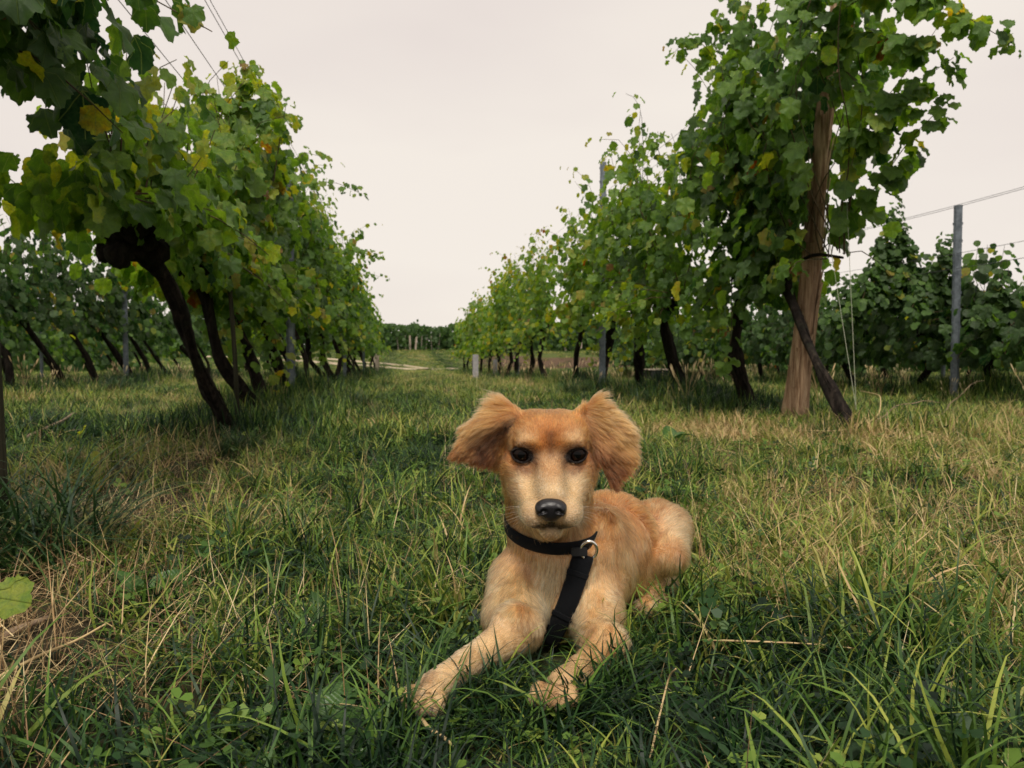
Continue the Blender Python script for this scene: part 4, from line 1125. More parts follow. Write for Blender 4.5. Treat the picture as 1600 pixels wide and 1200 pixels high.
# ---------------- big clumps of long grass
clump = [tuft_mesh('grass_clump', 400 + i, 420, 0.33, 0.0050, 0.11, 0.85, 1.6, M_GRASS, 6) for i in range(3)]
M_GRASS_C = grass_mat('clump_blades', GREENS)
def clump_mat():
    t = NT('long_grass'); b = t.node('ShaderNodeAttribute', attribute_name='btint')
    c = t.ramp(b.outputs['Fac'], [(0, (0.010, 0.036, 0.014)), (0.6, (0.028, 0.070, 0.020)), (0.92, (0.07, 0.13, 0.03)), (1, (0.34, 0.30, 0.12))])
    p = t.bsdf(c, 0.45, spec=0.4); tr = t.node('ShaderNodeBsdfTranslucent'); t.set(tr.inputs[0], c)
    m = t.node('ShaderNodeMixShader'); m.inputs[0].default_value = 0.3; t.set(m.inputs[1], p); t.set(m.inputs[2], tr.outputs[0]); return t.done(m.outputs[0])
M_CL = clump_mat()
for me in clump: me.materials.clear(); me.materials.append(M_CL)
for i, (px, py, s, lb) in enumerate(((60, 880, 1.45, 'big dark clump of long grass around the post at the left edge'), (370, 712, 0.8, 'clump of dark long grass around the foot of the knotted vine'),
        (185, 615, 1.3, 'round dark grass clump under the second row at left'), (470, 655, 1.0, 'long grass clump at the trunks behind the knotted vine'),
        (560, 640, 1.0, 'bushy green grass clump at the left edge of the lane'), (1090, 650, 1.2, 'arching clump of long grass at the first vine beyond the post'),
        (1020, 640, 1.2, 'clump of long grass under the second vine beyond the post'), (900, 620, 1.2, 'tall grass clump under the steel post right of the lane'),
        (1290, 690, 0.7, 'grass clump between the wooden post and the vine foot'), (480, 700, 0.55, 'low tuft of longer grass left of the lane'),
        (690, 935, 0.42, 'upright grass clump just left of the dog chest'), (330, 690, 0.6, 'grass tuft left of the knotted vine foot'))):
    p = gp(px, py)
    o = link('grass_clump', clump[i % 3], None, tuple(p - [0, 0, 0.01])); o.scale = (s, s, s * 0.9); o.rotation_euler = (0, 0, i * 1.3); tag(o, lb, 'grass clump', 'clumps of long grass')
# ---------------- grasses gone to seed
sd = []
for i in range(3):
    rr = np.random.default_rng(600 + i); mb = MB(); bt = []
    for k in range(7):
        a = rr.uniform(0, 6.28); L = rr.uniform(0.25, 0.5); e = np.array([math.cos(a) * L * 0.35, math.sin(a) * L * 0.35, L])
        P_ = spline([(0, 0, 0), e * [0.25, 0.25, 0.5], e], 6); V, F = tube(P_, 0.0018, 3, False); mb.add(V, F); bt += [0.6] * len(V)
        V, F = tube([e * 0.97, e * 1.04, e * 1.12 + [0, 0, -.004], e * 1.2 + [0, 0, -.012]], [0.002, 0.0065, 0.006, 0.001], 5, False, 0, 0.3); mb.add(V, F); bt += [1.0] * len(V)
    me = mb.mesh('seed_grass', (M_STRAW,), True); float_attr(me, 'btint', bt); sd.append(me)
c_sd = proto_collection('seeding', sd)
Pq = sample_band(rg, 5.5, 24, 2.2)
rw = np.min([np.abs(Pq[:, 0] - xr) for xr in (-4.4, 2.6, 5.4, 8.4)], 0)
Pq = Pq[(rg.random(len(Pq)) < sstep(0.9, 0.2, rw))]; Pq[:, 2] = gz(Pq[:, 0], Pq[:, 1])
scatter('seeding_grass', c_sd, Pq, np.stack([0 * Pq[:, 0], 0 * Pq[:, 0], rg.uniform(0, 6, len(Pq))], 1), rg.uniform(0.4, 0.8, (len(Pq), 1)) * np.ones((1, 3)), rg.integers(0, 3, len(Pq)), rg.uniform(0.3, 0.8, len(Pq)))
# ================================================================== the dog
H0 = Q(859, 712, 1.235)                 # between the eyes
DOG_O = np.array([0.10, 1.30, 0.0])     # dog's own origin in the turned frame

class Field:
    def __init__(s, lo, hi, h):
        s.lo = np.array(lo, float); s.h = h
        s.n = np.ceil((np.array(hi) - s.lo) / h).astype(int) + 1
        s.f = np.full(s.n, 0.06, np.float32)
        s.ax = [s.lo[i] + h * np.arange(s.n[i]) for i in range(3)]
    def _sub(s, lo, hi, k):
        m = k + 0.012
        a = np.clip(np.floor((lo - m - s.lo) / s.h).astype(int), 0, s.n)
        b = np.clip(np.ceil((hi + m - s.lo) / s.h).astype(int) + 1, 0, s.n)
        sl = tuple(slice(a[i], b[i]) for i in range(3))
        X = np.meshgrid(*[s.ax[i][sl[i]] for i in range(3)], indexing='ij')
        return sl, np.stack(X, -1).astype(np.float32)
    def comb(s, sl, d, k, op):
        f = s.f[sl]
        if op == 'u':
            h = np.clip(0.5 + 0.5 * (f - d) / k, 0, 1)
            s.f[sl] = f * (1 - h) + d * h - k * h * (1 - h)
        else:
            h = np.clip(0.5 - 0.5 * (f + d) / k, 0, 1)
            s.f[sl] = f * (1 - h) - d * h + k * h * (1 - h)
    def ell(s, c, r, k=0.015, op='u', R=None):
        c = np.asarray(c, float); r = np.broadcast_to(np.asarray(r, float), (3,)).astype(np.float32)
        rm = r.max() if R is not None else r
        sl, X = s._sub(c - rm, c + rm, k)
        X = X - c.astype(np.float32)
        if R is not None: X = X @ np.asarray(R, np.float32)
        q = X / r
        k0 = np.linalg.norm(q, axis=-1); k1 = np.linalg.norm(q / r, axis=-1) + 1e-6
        s.comb(sl, k0 * (k0 - 1) / k1, k, op)
    def cone(s, a, b, ra, rb, k=0.02, op='u'):
        a = np.asarray(a, float); b = np.asarray(b, float)
        rr = max(ra, rb)
        sl, X = s._sub(np.minimum(a, b) - rr, np.maximum(a, b) + rr, k)
        ba = (b - a).astype(np.float32); pa = X - a.astype(np.float32)
        t = np.clip((pa @ ba) / ba.dot(ba), 0, 1)
        d = np.linalg.norm(pa - t[..., None] * ba, axis=-1) - (ra + (rb - ra) * t)
        s.comb(sl, d, k, op)
    def tri(s, a, b, c, r, k=0.01):
        a, b, c = (np.asarray(v, np.float32) for v in (a, b, c))
        lo = np.minimum(np.minimum(a, b), c) - r; hi = np.maximum(np.maximum(a, b), c) + r
        sl, P = s._sub(lo, hi, k)
        def seg(p, q):
            e = q - p; v = P - p
            t = np.clip((v @ e) / e.dot(e), 0, 1)
            w = v - t[..., None] * e
            return (w * w).sum(-1)
        n = np.cross(b - a, c - a); n /= np.linalg.norm(n)
        ins = np.ones(P.shape[:-1], bool)
        for p, q in ((a, b), (b, c), (c, a)):
            ins &= ((P - p) @ np.cross(n, q - p)) >= 0
        d2 = np.minimum(np.minimum(seg(a, b), seg(b, c)), seg(c, a))
        pl = ((P - a) @ n) ** 2
        s.comb(sl, np.sqrt(np.where(ins, pl, d2)) - r, k, 'u')
    def mesh(s, iters=2):
        """naive surface nets"""
        f = s.f; nx, ny, nz = f.shape
        sg = f < 0
        c = [(i, j, k) for i in (0, 1) for j in (0, 1) for k in (0, 1)]
        cnt = sum(sg[i:nx - 1 + i, j:ny - 1 + j, k:nz - 1 + k].astype(np.int8) for i, j, k in c)
        act = (cnt > 0) & (cnt < 8)
        idx = np.argwhere(act)
        ids = np.full(act.shape, -1, np.int64); ids[act] = np.arange(len(idx))
        acc = np.zeros((len(idx), 3)); w = np.zeros(len(idx))
        val = {o: f[idx[:, 0] + o[0], idx[:, 1] + o[1], idx[:, 2] + o[2]] for o in c}
        for o1 in c:
            for ax in range(3):
                if o1[ax]: continue
                o2 = list(o1); o2[ax] = 1; o2 = tuple(o2)
                v1, v2 = val[o1], val[o2]
                m = (v1 < 0) != (v2 < 0)
                t = np.where(m, v1 / np.where(m, v1 - v2, 1), 0)
                p = np.tile(np.array(o1, float), (len(idx), 1)); p[:, ax] += t
                acc[m] += p[m]; w[m] += 1
        V = (idx + acc / w[:, None]) * s.h + s.lo
        F = []
        for ax in range(3):
            a1, a2 = [(1, 2), (2, 0), (0, 1)][ax]
            L = [slice(1, n - 1) for n in f.shape]
            L[ax] = slice(0, f.shape[ax] - 1)
            U = list(L); U[ax] = slice(1, f.shape[ax])
            s1, s2 = sg[tuple(L)], sg[tuple(U)]
            for flip, m in ((False, s1 & ~s2), (True, ~s1 & s2)):
                I = np.argwhere(m)
                for q in range(3):
                    if q != ax: I[:, q] += 1
                e1 = np.zeros(3, int); e1[a1] = 1
                e2 = np.zeros(3, int); e2[a2] = 1
                qd = [ids[tuple((I - d).T)] for d in (e1 + e2, e2, 0 * e1, e1)]
                if flip: qd = qd[::-1]
                F.append(np.stack(qd, 1))
        return V, np.concatenate(F)

def hp(x, f, z):
    """head frame (right, out of the face, up) -> turned frame"""
    return H0 + np.array([x, -f, z])

D = Field((-0.17, 0.98, -0.02), (0.42, 1.98, 0.43), 0.0034)
# --- trunk
D.cone(Q(905, 868, 1.38), Q(952, 842, 1.47), 0.080, 0.080, 0.03)
D.cone(Q(952, 842, 1.47), Q(975, 848, 1.66), 0.080, 0.080, 0.03)
D.cone(Q(958, 895, 1.45), Q(980, 880, 1.62), 0.060, 0.060, 0.03)
D.ell(Q(990, 845, 1.72), (0.078, 0.09, 0.075), 0.03)
D.ell(Q(872, 925, 1.345), (0.075, 0.07, 0.085), 0.03)           # chest
D.ell(Q(925, 880, 1.385), (0.075, 0.08, 0.09), 0.03)            # shoulders
for i_ in range(4): D.cone(Q(962 + 13 * i_, 800, 1.43 + 0.035 * i_), Q(975 + 13 * i_, 890, 1.40 + 0.035 * i_), 0.010, 0.008, 0.014)
D.ell(Q(945, 845, 1.335), (0.030, 0.035, 0.055), 0.02)
# --- neck
D.cone(hp(0, -0.075, -0.03), Q(868, 868, 1.355), 0.056, 0.069, 0.025)
D.cone(Q(857, 812, 1.345), Q(880, 900, 1.37), 0.068, 0.076, 0.025)
# --- haunch and hind leg
R_ = 0.35
D.ell(Q(1006, 868, 1.50), (0.045, 0.075, 0.060), 0.025)
D.ell(Q(1026, 845, 1.58), (0.061, 0.092, 0.080), 0.020)
D.cone(Q(1043, 828, 1.53), Q(1046, 868, 1.44), 0.045, 0.033, 0.012)
D.cone(Q(1042, 912, 1.50), Q(1022, 938, 1.42), 0.021, 0.018, 0.012)
D.cone(Q(1022, 938, 1.43), Q(1008, 948, 1.37), 0.018, 0.015, 0.01)
# --- tail, lying straight behind
D.cone((0.255, 1.78, 0.09), (0.31, 1.90, 0.045), 0.03, 0.022, 0.02)
D.cone((0.31, 1.90, 0.045), (0.385, 1.94, 0.035), 0.022, 0.014, 0.01)
# --- left foreleg of the picture
D.cone(Q(812, 905, 1.345), Q(800, 962, 1.27), 0.05, 0.043, 0.022)
D.cone(Q(803, 958, 1.27), Q(812, 985, 1.21), 0.041, 0.033, 0.02)
D.ell(Q(806, 975, 1.20), (0.036, 0.030, 0.030), 0.012)
D.cone(Q(797, 994, 1.20), Q(730, 1036, 1.12), 0.029, 0.0185, 0.012)
D.cone(Q(730, 1036, 1.12), Q(675, 1076, 1.06), 0.0185, 0.0205, 0.010)
# --- right foreleg of the picture
D.cone(Q(930, 895, 1.36), Q(934, 965, 1.29), 0.050, 0.039, 0.022)
D.cone(Q(934, 965, 1.29), Q(938, 1010, 1.225), 0.039, 0.031, 0.02)
D.ell(Q(950, 1006, 1.215), (0.031, 0.030, 0.032), 0.012)
D.cone(Q(944, 1024, 1.205), Q(903, 1050, 1.135), 0.030, 0.0195, 0.012)
D.cone(Q(903, 1050, 1.135), Q(880, 1070, 1.09), 0.0195, 0.0225, 0.010)
def toes(w, dirx, diry, n=4):
    dv = np.array([dirx, diry, 0.0]); dv /= np.linalg.norm(dv); sd = np.array([-dv[1], dv[0], 0])
    for i in range(n):
        t = (i - (n - 1) / 2)
        b = w + sd * t * 0.0138 + dv * (0.012 - 0.005 * abs(t)) 
        e = b + dv * (0.016 - 0.003 * abs(t)) + sd * t * 0.002 + np.array([0, 0, -0.006])
        D.cone(b + np.array([0, 0, 0.002]), e, 0.0102, 0.0094, 0.0025)
PAW_L, PAW_R = Q(667, 1084, 1.05), Q(868, 1084, 1.065)
PAW_L[2] = 0.030; PAW_R[2] = 0.030
toes(PAW_L, -0.42, -0.9); toes(PAW_R, -0.22, -0.97)
# --- skull
D.ell(hp(0, -0.062, 0.014), (0.063, 0.07, 0.050), 0.02)
for s_ in (-1, 1): D.ell(hp(s_ * 0.030, -0.058, 0.030), (0.034, 0.05, 0.033), 0.02)
D.ell(hp(0, -0.022, 0.020), (0.048, 0.028, 0.036), 0.02)
for s_ in (-1, 1):
    D.ell(hp(s_ * 0.031, -0.001, 0.020), (0.020, 0.013, 0.010), 0.010)
    D.ell(hp(s_ * 0.053, -0.046, -0.024), (0.0215, 0.036, 0.034), 0.015)
    D.ell(hp(s_ * 0.041, -0.078, -0.060), (0.028, 0.034, 0.040), 0.018)
# --- muzzle
for s_ in (-1, 1):
    D.ell(hp(s_ * 0.037, -0.016, -0.040), (0.022, 0.026, 0.026), 0.014)
    D.ell(hp(s_ * 0.038, -0.010, -0.058), (0.020, 0.032, 0.026), 0.016)
D.cone(hp(0, -0.002, -0.016), hp(0, 0.062, -0.048), 0.023, 0.0165, 0.012)
D.cone(hp(0, -0.012, -0.05), hp(0, 0.052, -0.068), 0.038, 0.028, 0.012)
for s_ in (-1, 1):
    D.ell(hp(s_ * 0.0235, 0.049, -0.0785), (0.0230, 0.029, 0.0225), 0.008)
    D.ell(hp(s_ * 0.031, 0.014, -0.075), (0.0180, 0.034, 0.024), 0.010)
D.cone(hp(0, -0.03, -0.094), hp(0, 0.044, -0.1045), 0.031, 0.0170, 0.006)
D.cone(hp(0, -0.075, -0.085), hp(0, -0.03, -0.095), 0.048, 0.034, 0.02)
# crease under the nose and mouth line
D.cone(hp(0, 0.083, -0.084), hp(0, 0.082, -0.096), 0.0022, 0.0018, 0.003, 's')
for s_ in (-1, 1):
    pm = [hp(0, 0.080, -0.0945), hp(s_ * 0.017, 0.075, -0.1000), hp(s_ * 0.035, 0.054, -0.1000), hp(s_ * 0.046, 0.018, -0.096)]
    for a_, b_ in zip(pm, pm[1:]): D.cone(a_, b_, 0.0042, 0.0042, 0.003, 's')
# eye sockets and lids
EYE = {s_: hp(s_ * 0.0435 - (0.0005), -0.0075, 0.001) for s_ in (-1, 1)}
for s_ in (-1, 1):
    D.ell(EYE[s_] + np.array([s_ * 0.001, -0.013, 0]), (0.0165, 0.011, 0.0110), 0.006, 's')
    ring = [EYE[s_] + np.array([s_ * 0.0006 + 0.0150 * math.cos(a), -0.0055 - 0.0035 * math.cos(a) * -s_ * 1.0 - 0.0015 * abs(math.sin(a)), (0.0104 if math.sin(a) > 0 else 0.0112) * math.sin(a) + 0.0018 * math.cos(a) * s_]) for a in np.linspace(0, 2 * math.pi, 15)]
    for a_, b_ in zip(ring, ring[1:]): D.cone(a_, b_, 0.0022, 0.0022, 0.0025)
# --- ears: bent flaps with thickness
EL = dict(a=Q(812, 650, 1.275), b=Q(784, 626, 1.285), t=Q(712, 708, 1.245), m=Q(742, 668, 1.255), c=Q(778, 725, 1.30), e=Q(800, 690, 1.29))
D.tri(EL['a'], EL['b'], EL['m'], 0.0065, 0.008)
D.tri(EL['a'], EL['m'], EL['c'], 0.0055, 0.008)
D.tri(EL['m'], EL['t'], EL['c'], 0.0050, 0.008)
D.tri(EL['a'], EL['c'], EL['e'], 0.0055, 0.008)
ER = dict(a=Q(904, 646, 1.275), b=Q(932, 628, 1.275), c=Q(978, 668, 1.262), d=Q(984, 712, 1.258), t=Q(958, 752, 1.262), e=Q(938, 708, 1.262))
D.tri(ER['a'], ER['b'], ER['e'], 0.0065, 0.008)
D.tri(ER['b'], ER['c'], ER['e'], 0.0060, 0.008)
D.tri(ER['c'], ER['d'], ER['e'], 0.0055, 0.008)
D.tri(ER['d'], ER['t'], ER['e'], 0.0055, 0.008)

DV, DF = D.mesh()
# light smoothing of the skin
def laplace(V, F, it, lam=0.5):
    E = np.concatenate([F[:, [0, 1]], F[:, [1, 2]], F[:, [2, 3]], F[:, [3, 0]]])
    n = len(V)
    for _ in range(it):
        acc = np.zeros_like(V); cnt = np.bincount(E[:, 0], minlength=n) + np.bincount(E[:, 1], minlength=n)
        for ax in range(3):
            acc[:, ax] = np.bincount(E[:, 0], V[E[:, 1], ax], n) + np.bincount(E[:, 1], V[E[:, 0], ax], n)
        V = V + lam * (acc / np.maximum(cnt, 1)[:, None] - V)
    return V
DV = laplace(DV, DF, 2)

# ------------------------------------------------------------------ coat colour by place on the body
def seg_w(P, a, b, r):
    a = np.asarray(a); b = np.asarray(b); ba = b - a
    t = np.clip((P - a) @ ba / ba.dot(ba), 0, 1)
    return np.exp(-(np.linalg.norm(P - a - t[:, None] * ba, axis=1) / r) ** 2)

C_GOLD = np.array([0.44, 0.180, 0.052])
C_ORNG = np.array([0.37, 0.115, 0.025])
C_CREAM = np.array([0.60, 0.365, 0.165])
C_PALE = np.array([0.69, 0.465, 0.245])
C_BRWN = np.array([0.085, 0.028, 0.011])
C_DARK = np.array([0.010, 0.007, 0.007])

def coat(P):
    n = len(P)
    rel = P - H0                      # head coordinates: x, -f, z
    x, f, z = rel[:, 0], -rel[:, 1], rel[:, 2]
    C = np.tile(C_GOLD, (n, 1))
    def put(w, col):
        nonlocal C
        w = np.clip(w, 0, 1)[:, None]; C = C * (1 - w) + np.asarray(col) * w
    nz = vnoise(P, 42, 3); nz2 = vnoise(P, 130, 5)
    # body: paler low on the chest, forelegs pale towards the paws
    put(sstep(0.20, 0.10, P[:, 2]) * sstep(1.42, 1.30, P[:, 1]) * 0.75, C_CREAM)
    put(seg_w(P, Q(868, 900, 1.28), Q(870, 960, 1.26), 0.05) * 0.6, C_PALE)
    put(seg_w(P, Q(760, 1010, 1.14), PAW_L, 0.05) * 0.95, C_PALE * 1.05)
    put(seg_w(P, Q(895, 1045, 1.12), PAW_R, 0.045) * 0.8, C_PALE)
    put(seg_w(P, Q(925, 1030, 1.17), Q(905, 1055, 1.12), 0.022) * 0.35, C_GOLD)
    put(seg_w(P, Q(1052, 815, 1.47), Q(1052, 870, 1.47), 0.052) * 0.85, C_PALE)
    put(seg_w(P, Q(1025, 900, 1.42), Q(1010, 935, 1.38), 0.05) * 0.6, C_CREAM)
    put(seg_w(P, Q(960, 780, 1.4), Q(1000, 800, 1.5), 0.07) * 0.45, C_ORNG)
    put(seg_w(P, Q(985, 860, 1.42), Q(985, 900, 1.42), 0.05) * 0.35, C_ORNG)
    put(seg_w(P, Q(950, 860, 1.33), Q(945, 960, 1.24), 0.03) * 0.35, C_CREAM)
    # head
    head = sstep(-0.13, -0.105, z) * (f > -0.15) * (P[:, 2] > 0.19) * (np.abs(x) < 0.2)
    hw = head * sstep(0.075, 0.05, np.abs(x))
    put(hw * sstep(-0.02, 0.03, z) * 0.7, C_GOLD * 1.0)
    put(hw * seg_w(rel * [1, 0.6, 1], (0, 0, 0.025), (0, 0, 0.065), 0.03) * 0.55, C_ORNG)
    # pale muzzle with blaze up between the eyes, pale cheeks
    put(hw * sstep(-0.010, -0.040, z) * sstep(-0.06, -0.03, f) * sstep(0.062, 0.046, np.abs(x)) * 0.95, C_PALE * np.array([1.10, 1.14, 1.18]))
    put(hw * seg_w(rel * [1, 0.5, 1], (0, 0, -0.045), (0, 0, -0.012), 0.019) * 0.9, C_PALE)
    for s_ in (-1, 1):
        put(hw * seg_w(rel * [1, 0.4, 1], (s_ * 0.030, 0, 0.026), (s_ * 0.040, 0, 0.028), 0.011) * 0.75, C_CREAM)   # pale brow spots
        put(hw * seg_w(rel * [1, 0.4, 1], (s_ * 0.052, 0, -0.045), (s_ * 0.058, 0, -0.07), 0.018) * 0.65, C_CREAM)
        put(hw * seg_w(rel * [1, 0.4, 1], (s_ * 0.025, 0, 0.008), (s_ * 0.017, 0, -0.026), 0.0085) * 0.85, C_BRWN * 1.3)   # inner corner
        put(hw * seg_w(rel * [1, 0.4, 1], (s_ * 0.046, 0, -0.020), (s_ * 0.034, 0, -0.025), 0.0085) * 0.8, C_BRWN * 1.4)  # tear mark
        put(hw * seg_w(rel * [1, 0.4, 1], (s_ * 0.032, 0, 0.016), (s_ * 0.040, 0, 0.018), 0.0070) * 0.9, C_BRWN)
        put(hw * seg_w(rel * [1, 0.3, 1], (s_ * 0.056, 0, -0.055), (s_ * 0.050, 0, -0.095), 0.010) * 0.55, C_BRWN * 2.4)
        put(hw * seg_w(rel * [1, 0.4, 1], (s_ * 0.066, 0, 0.03), (s_ * 0.070, 0, -0.05), 0.008) * 0.4, C_BRWN * 1.6)
        lid = np.sqrt(((rel[:, 0] - (EYE[s_] - H0)[0] + s_ * 0.0012) / 0.0190) ** 2 + ((z - 0.0005 - 0.12 * (rel[:, 0] * s_ - 0.0435)) / 0.0134) ** 2)
        put(head * (f > -0.035) * sstep(1.12, 0.93, lid), C_DARK)
    put(hw * seg_w(rel * [1, 0.4, 1], (0, 0, 0.032), (0.001, 0, 0.002), 0.0078) * 0.95, C_BRWN * 1.1)  # dark stripe
    # grey-brown around the nose and lips
    put(hw * sstep(0.055, 0.075, f) * sstep(-0.035, -0.055, z) * 0.25 * (0.4 + nz), C_BRWN * 2)
    put(hw * seg_w(rel * [1, 0.35, 1], (-0.036, 0, -0.088), (-0.02, 0, -0.1), 0.010) * (0.25 + 0.5 * nz2), C_BRWN * 1.8)
    put(hw * seg_w(rel * [1, 0.35, 1], (0.036, 0, -0.088), (0.02, 0, -0.1), 0.010) * (0.25 + 0.5 * nz2), C_BRWN * 1.8)
    lip = np.minimum(1, sum(seg_w(rel * [1, 0.5, 1], *(((q - H0) * [1, 0.5, 1]) for q in ab), 0.0072) for ab in
              [(hp(0, 0.075, -0.0945), hp(s_ * 0.017, 0.070, -0.1000)) for s_ in (-1, 1)] + [(hp(s_ * 0.017, 0.070, -0.1000), hp(s_ * 0.036, 0.048, -0.1000)) for s_ in (-1, 1)]))
    put(head * (f > 0.0) * np.clip(lip * 1.3, 0, 1) * 0.95, C_DARK * 1.6)
    put(head * (f > 0.06) * seg_w(rel * [1, 0.3, 1], ((0, -0.025, -0.080)), ((0, -0.025, -0.096)), 0.0040) * 0.85, C_DARK * 2)
    # chin and throat tan
    put(hw * sstep(-0.109, -0.117, z) * 0.55, C_GOLD)
    # ears: pale fringe on top, dark brown inside and at the tips
    el = seg_w(P, EL['b'], EL['t'], 0.035) * (x < -0.045)
    put(el * 0.35, C_ORNG)
    put(seg_w(P, EL['c'] * 0.75 + EL['t'] * 0.25, (EL['m'] + EL['c']) / 2, 0.028) * (x < -0.055) * 0.95, C_BRWN * 1.3)
    put(seg_w(P, ER['a'], ER['e'], 0.010) * (x > 0.05) * 0.8, C_BRWN)  # shadow between right ear and head, put into the coat colour
    put(seg_w(P, Q(800, 658, 1.27), Q(755, 695, 1.27), 0.014) * (x < -0.045) * 0.95, C_BRWN * 0.5)
    put(seg_w(P, EL['t'], (EL['t'] + EL['c']) / 2, 0.014) * (x < -0.07) * 0.7, C_BRWN)
    put(seg_w(P, ER['b'], ER['d'], 0.045) * (x > 0.06) * 0.30, C_ORNG)
    put(seg_w(P, ER['t'], (ER['t'] + ER['d']) / 2, 0.020) * (x > 0.06) * 0.75, C_BRWN * 1.6)
    put(seg_w(P, ER['e'], ER['t'], 0.024) * (x > 0.055) * 0.8, C_BRWN * 1.6)
    st = vnoise(P * np.array([1.0, 0.45, 0.45]), 75, 6)
    body = sstep(-0.09, -0.13, z)
    put(body * sstep(0.50, 0.85, st) * 0.40, C_BRWN * 2.6)
    put(body * sstep(0.48, 0.15, st) * 0.28, C_PALE)
    return C * (0.80 + 0.36 * nz)[:, None]

C_NP = coat(DV)
DOG = empty('dog', W(DOG_O), -YAW, 'golden tan long eared puppy lying in the grass wearing a black harness, facing the camera', 'dog')

def skin_mat():
    t = NT('dog_skin')
    a = t.node('ShaderNodeAttribute', attribute_name='coat')
    n = t.noise(t.coord(), 900, 3)
    c = t.mix(0.25, a.outputs['Color'], (0.02, 0.012, 0.008, 1))
    return t.done(t.bsdf(c, 0.8, t.bump(n, 0.3, 0.001), spec=0.2))
def fur_mat():
    t = NT('dog_fur')
    a = t.node('ShaderNodeAttribute', attribute_name='coat')
    h = t.node('ShaderNodeBsdfHairPrincipled')
    h.model = 'CHIANG'; h.parametrization = 'COLOR'
    t.set(h.inputs['Color'], a.outputs['Color'])
    h.inputs['Roughness'].default_value = 0.42
    h.inputs['Radial Roughness'].default_value = 0.6
    h.inputs['Random Roughness'].default_value = 0.2
    h.inputs['IOR'].default_value = 1.45
    return t.done(h.outputs[0])
M_SKIN, M_FUR = skin_mat(), fur_mat()
me = np_mesh('dog_body', DV - DOG_O, DF, True, (M_SKIN,))
color_attr(me, 'coat', C_NP)
DBODY = link('body', me, DOG)
BVH = BVHTree.FromPolygons([tuple(v) for v in DV], [tuple(int(i) for i in f) for f in DF])
_nor = np.zeros(len(DV) * 3, np.float32); me.vertices.foreach_get('normal', _nor); DN = _nor.reshape(-1, 3)

# collar line: a tilted loop round the neck, found on the skin itself
NECK_C = Q(856, 826, 1.325)
NECK_UP = np.array([0.03, -0.42, 0.91]); NECK_UP /= np.linalg.norm(NECK_UP)
_e1 = np.array([1.0, 0, 0]) - NECK_UP * NECK_UP[0]; _e1 /= np.linalg.norm(_e1); _e2 = np.cross(NECK_UP, _e1)
def neck_pt(a, up=0.0, off=0.0):
    dr = _e1 * math.cos(a) + _e2 * math.sin(a)
    o = NECK_C + NECK_UP * up
    h = BVH.ray_cast(Vector(o), Vector(dr), 0.3)
    r = min(max((np.array(h[0]) - o).dot(dr), 0.045), 0.079) if h[0] is not None else 0.07
    return r
def collar_dist(P):
    return np.abs((P - NECK_C) @ NECK_UP), np.linalg.norm((P - NECK_C) - ((P - NECK_C) @ NECK_UP)[:, None] * NECK_UP, axis=1)
STRAP = spline([Q(912, 866, 1.26), Q(903, 895, 1.26), Q(893, 925, 1.25), Q(882, 955, 1.25), Q(868, 985, 1.27), Q(858, 1010, 1.30)], 16)

